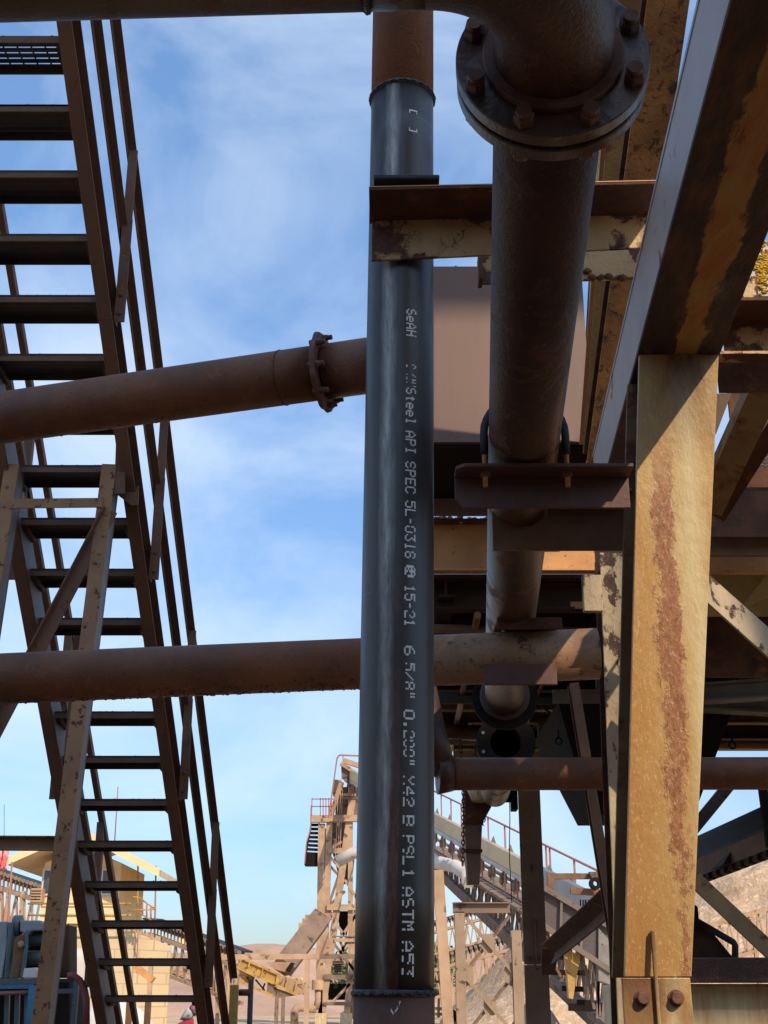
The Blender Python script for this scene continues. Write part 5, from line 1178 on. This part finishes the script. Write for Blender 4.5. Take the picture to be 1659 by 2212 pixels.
t = thing('blue_railing', 'scuffed blue and grey guard rail in the bottom left corner', 'railing', V(at(40, 2212, 9).x, 9, 0))
pbar('top_rail', t, M['teal'], (-60, 2121), 9, (84, 2119), 9, .035)
pbar('inner_rail', t, M['blue'], (-60, 2132), 9, (72, 2130), 9, .03)
m = MB(); m.tube([at(-60, 2148, 9), at(70, 2143, 9)], .014, 10); m.build('lower_rail', M['redrail'], t)
a = at(72, 2128, 9); m = MB(); m.box((a.x, 9, a.z/2), (.045, .05, a.z)); m.build('post', M['blue'], t)
for x in (12, 34, 55):
    pbar('slat', t, M['teal'], (x+4, 2150), 9.1, (x, 2300), 9.1, .03)
t = thing('grey_railing', 'dark grey guard rail post with two bars in front of the round white tank', 'railing', V(at(166, 2212, 9.3).x, 9.3, 0))
pbar('top_rail', t, M['rubber'], (126, 2118), 9.3, (170, 2118), 9.3, .024)
pbar('lower_rail', t, M['teal'], (126, 2141), 9.3, (165, 2140), 9.3, .03)
a = at(166, 2117, 9.3); m = MB(); m.box((a.x, 9.3, a.z/2), (.034, .034, a.z)); m.build('post', M['teal'], t)
# tank
def lathe(m, c, prof, seg=40):
    vs = []
    for r, z in prof:
        for k in range(seg): a = 2*math.pi*k/seg; vs.append(Vector(c)+V(r*math.cos(a), r*math.sin(a), z))
    fs = [(j*seg+k, j*seg+(k+1) % seg, (j+1)*seg+(k+1) % seg, (j+1)*seg+k) for j in range(len(prof)-1) for k in range(seg)]
    m.add(vs, fs, True); return m
Yt = 12.5; c = at(150, 2100, Yt); zt_ = at(0, 2047, Yt).z; rt = .205
m = MB(); lathe(m, (c.x, Yt, 0), [(rt, 0), (rt, zt_-.15), (rt*.97, zt_-.08), (rt*.85, zt_-.03), (rt*.6, zt_-.005), (.0, zt_)])
solo(m, 'upright_tank', M['white'], 'upright off white tank with rounded top and rust scrapes behind the support post', 'tank')
Yt = 15.5; c = at(238, 2250, Yt); zt_ = at(0, 2158, Yt).z; rt = at(362, 2200, Yt).x-c.x
m = MB(); lathe(m, (c.x, Yt, 0), [(rt, 0), (rt, zt_*.5)]+[(rt*math.cos(a), zt_*.5+zt_*.5*math.sin(a)) for a in [math.pi/2*i/12 for i in range(1, 13)]], 64)
solo(m, 'domed_tank', M['white'], 'low white domed tank behind the bottom treads of the stairway', 'tank')
m = MB(); m.tube([at(146, 2108, 8.9), at(160, 2108, 8.9), at(172, 2117, 8.9), at(182, 2135, 8.9), at(187, 2160, 8.9), at(187, 2240, 8.9)], .022, 12); solo(m, 'red_hose', M['hose'], 'faded red hose bending down beside the grey guard rail', 'hose')
m = MB(); m.prism([at(187, 2118, 13), at(200, 2118, 13), at(206, 2155, 13), at(187, 2157, 13)], (0, .3, 0)); solo(m, 'blue_grey_panel', M['machgrey'], 'small blue grey panel between the white tanks', 'panel')
# posts, plank
for (x, lab) in ((281, 'left brown post standing under the lowest treads before the white dome'), (321, 'right brown post standing under the lowest treads before the white dome')):
    p = at(x, 2152, 12.0); m = MB(); m.beam(V(p.x, 12, 0), p, .05, .05); solo(m, 'short_post', M['beam'], lab, 'post', 'brown posts under the stairway')
m = MB(); m.beam(at(293, 2088, 40), at(331, 2118, 40), .3, .18); solo(m, 'timber_plank', M['orange'], 'loose timber plank leaning against the block wall', 'plank')
m = MB(); p = at(327, 2074, 42); m.beam(V(p.x, 42, 0), p, .14, .14); solo(m, 'yard_post', M['tan'], 'tan post beside the corner of the block wall', 'post')
# cloth bundle
t = thing('cloth_bundle', 'patterned cloth bundle with dark red wrapping poking up behind the lower stair side', 'cloth', at(412, 2212, 12))
def blob(name, pts, mat, th=.10):
    m = MB(); n_ = len(pts); Y = 12.0
    c = at(sum(p[0] for p in pts)/n_, sum(p[1] for p in pts)/n_, Y)
    rings = []
    for (f_, dy) in ((.45, -th*.55), (.85, -th*.35), (1, 0), (.85, th*.35), (.45, th*.55)):
        rings.append([c+(at(x, y, Y)-c)*f_+V(0, dy, 0) for x, y in pts])
    vs = sum(rings, []); fs = [(j*n_+k, j*n_+(k+1) % n_, (j+1)*n_+(k+1) % n_, (j+1)*n_+k) for j in range(4) for k in range(n_)]
    fs += [tuple(range(n_)), tuple(range(4*n_, 5*n_))]; m.add(vs, fs, True); return m.build(name, M[mat], t)
blob('patterned_cloth', [(388, 2203), (394, 2192), (400, 2182), (408, 2175), (418, 2178), (422, 2188), (416, 2200), (402, 2206)], 'cloth')
blob('dark_hood', [(408, 2178), (412, 2171), (419, 2168), (427, 2172), (428, 2184), (421, 2197), (414, 2186)], 'clothdark')
blob('red_cloth', [(382, 2212), (398, 2204), (418, 2200), (420, 2222), (380, 2226)], 'clothred')
blob('red_cloth', [(380, 2218), (424, 2212), (430, 2330), (372, 2330)], 'clothred', .2)
# flag and whips
t = thing('red_flag', 'drooping red and white flag on a thin whip at the left edge', 'flag', at(7, 1990, 24))
m = MB(); gv = []; nx_, ny_ = 8, 10
for j in range(ny_+1):
    for i in range(nx_+1):
        x = -6+i*3.0*(1-.25*abs(j/ny_-.5)); y = 1830+j*4.9; gv.append(at(x, y, 24)+V(0, .06*math.sin(i*1.6+j*.6), 0))
m.add(gv, [(j*(nx_+1)+i, j*(nx_+1)+i+1, (j+1)*(nx_+1)+i+1, (j+1)*(nx_+1)+i) for j in range(ny_) for i in range(nx_)], True); fo = m.build('flag_cloth', M['flag'], t)
sm = fo.modifiers.new('thickness', 'SOLIDIFY'); sm.thickness = .01
m = MB(); m.tube([at(7, 1835, 24), at(7, 2160, 24)], .012, 6); m.build('whip', M['hose'], t)
m = MB(); m.tube([at(26, 1862, 26), at(8, 2120, 26)], .02, 6); solo(m, 'red_pole', M['redrail'], 'thin leaning red pole by the drooping flag', 'pole')
m = MB(); m.tube([at(9, 1738, 30), at(9, 1820, 30)], .006, 6); solo(m, 'whip_aerial', M['black'], 'thin whip aerial at the left edge above the tan cross beam', 'aerial')
m = MB(); m.tube([at(281-26, 1700, 40), at(247, 1830, 40)], .02, 6); solo(m, 'aerial_mast', M['redrail'], 'thin aerial mast rising above the shack roof behind the treads', 'aerial')
# shrubs / tree
def tree(name, x, y, Y, h, lab):
    p = at(x, y, Y); t = thing(name, lab, 'tree', V(p.x, Y, 0))
    m = MB(); m.tube([V(p.x, Y, 0), V(p.x+.1, Y, h*.5), V(p.x, Y, h*.8)], [.12, .09, .04], 8); m.build('trunk', M['beam'], t)
    m = MB()
    for k in range(900):
        a = rnd.gauss(0, 1); b = rnd.gauss(0, 1); c = rnd.gauss(0, 1); L3 = math.sqrt(a*a+b*b+c*c)+1e-5; rr = rnd.random()**.4
        q_ = V(p.x+a/L3*rr*h*.36*(1+.3*math.sin(a*5)), Y+b/L3*rr*h*.36, h*.66+c/L3*rr*h*.36); s_ = .16
        u = V(rnd.uniform(-1, 1), rnd.uniform(-1, 1), rnd.uniform(-1, 1))*s_; v = V(rnd.uniform(-1, 1), rnd.uniform(-1, 1), rnd.uniform(-1, 1))*s_
        m.add([q_-u, q_+v, q_+u, q_-v], [(0, 1, 2, 3)])
    m.build('crown', M['leaf'], t)
tree('tree', 760, 2100, 100, 5.0, 'small green tree behind the tower legs')
tree('tree', 946, 2100, 105, 5.5, 'small green tree just right of the black pipe')
tree('tree', 1105, 2100, 108, 4.0, 'low green tree beyond the orange conveyor')
# distant block on the hill
m = MB(); m.box(at(414, 2028, 260), (4, 4, 3.5)); solo(m, 'hill_cabin', M['wall'], 'tiny pale cabin on the brown hilltop seen through the treads', 'cabin')

# ================================================================ unseen blocks added behind the viewer to cast shade on the near pipes
t = thing('shade_caster_tower', 'unseen tower block added behind the viewer to shade the near pipes and stairs', 'tower', V(2.6, -3.6, 0))
m = MB(); 
for k in range(24):
    m.box((1.0+.1235*(k+.5), -3.6+.02*(k % 2), 7.7), (.123, 1.2, 15.4))
m.build('tower_shade_wall', M['tan'], t)
m = MB(); m.box((4.46, -3.45, 9.965), (.98, .9, .67)); m.build('lower_shade_box', M['tandark'], t)
m = MB(); m.box((4.62, -3.45, 11.7), (1.30, .9, 2.8)); m.build('upper_shade_box', M['tandark'], t)
m = MB(); m.box((5.6, -3.6, 14.3), (3.26, 1.2, 2.4)); m.build('top_shade_box', M['tandark'], t)
t = thing('shade_caster_block', 'unseen raised block added behind the viewer to shade the pipe ends', 'conveyor', V(8, -5, 0))  # added sun blocker out of view, shading the far end of the run
m = MB(); m.box((8.35, -4.5, 11.6), (3.2, .6, 1.8)); m.build('raised_shade_box', M['tandark'], t)
for xx in (7.2, 9.4): m = MB(); m.beam((xx, -5.4, 0), (xx, -5.4, 10.7), .3, .3, 'I', .03); m.build('shade_box_stilt', M['tandark'], t)

t = thing('shade_caster_walls', 'unseen low walls added behind the viewer to shade the near ground', 'building', V(0, -5, 0))  # added walls out of view, keeping sun off the near ground
m = MB()
for k in range(60): m.box((-9.2+.166*(k+.5), -4.6+.02*(k % 2), 2.3), (.165, 1.2, 4.6))
m.build('high_shade_wall', M['tandark'], t)
m = MB()
for k in range(70): m.box((4.45+.166*(k+.5), -4.6+.02*(k % 2), 2.2), (.165, 1.2, 4.4))
m.build('low_shade_wall', M['tandark'], t)
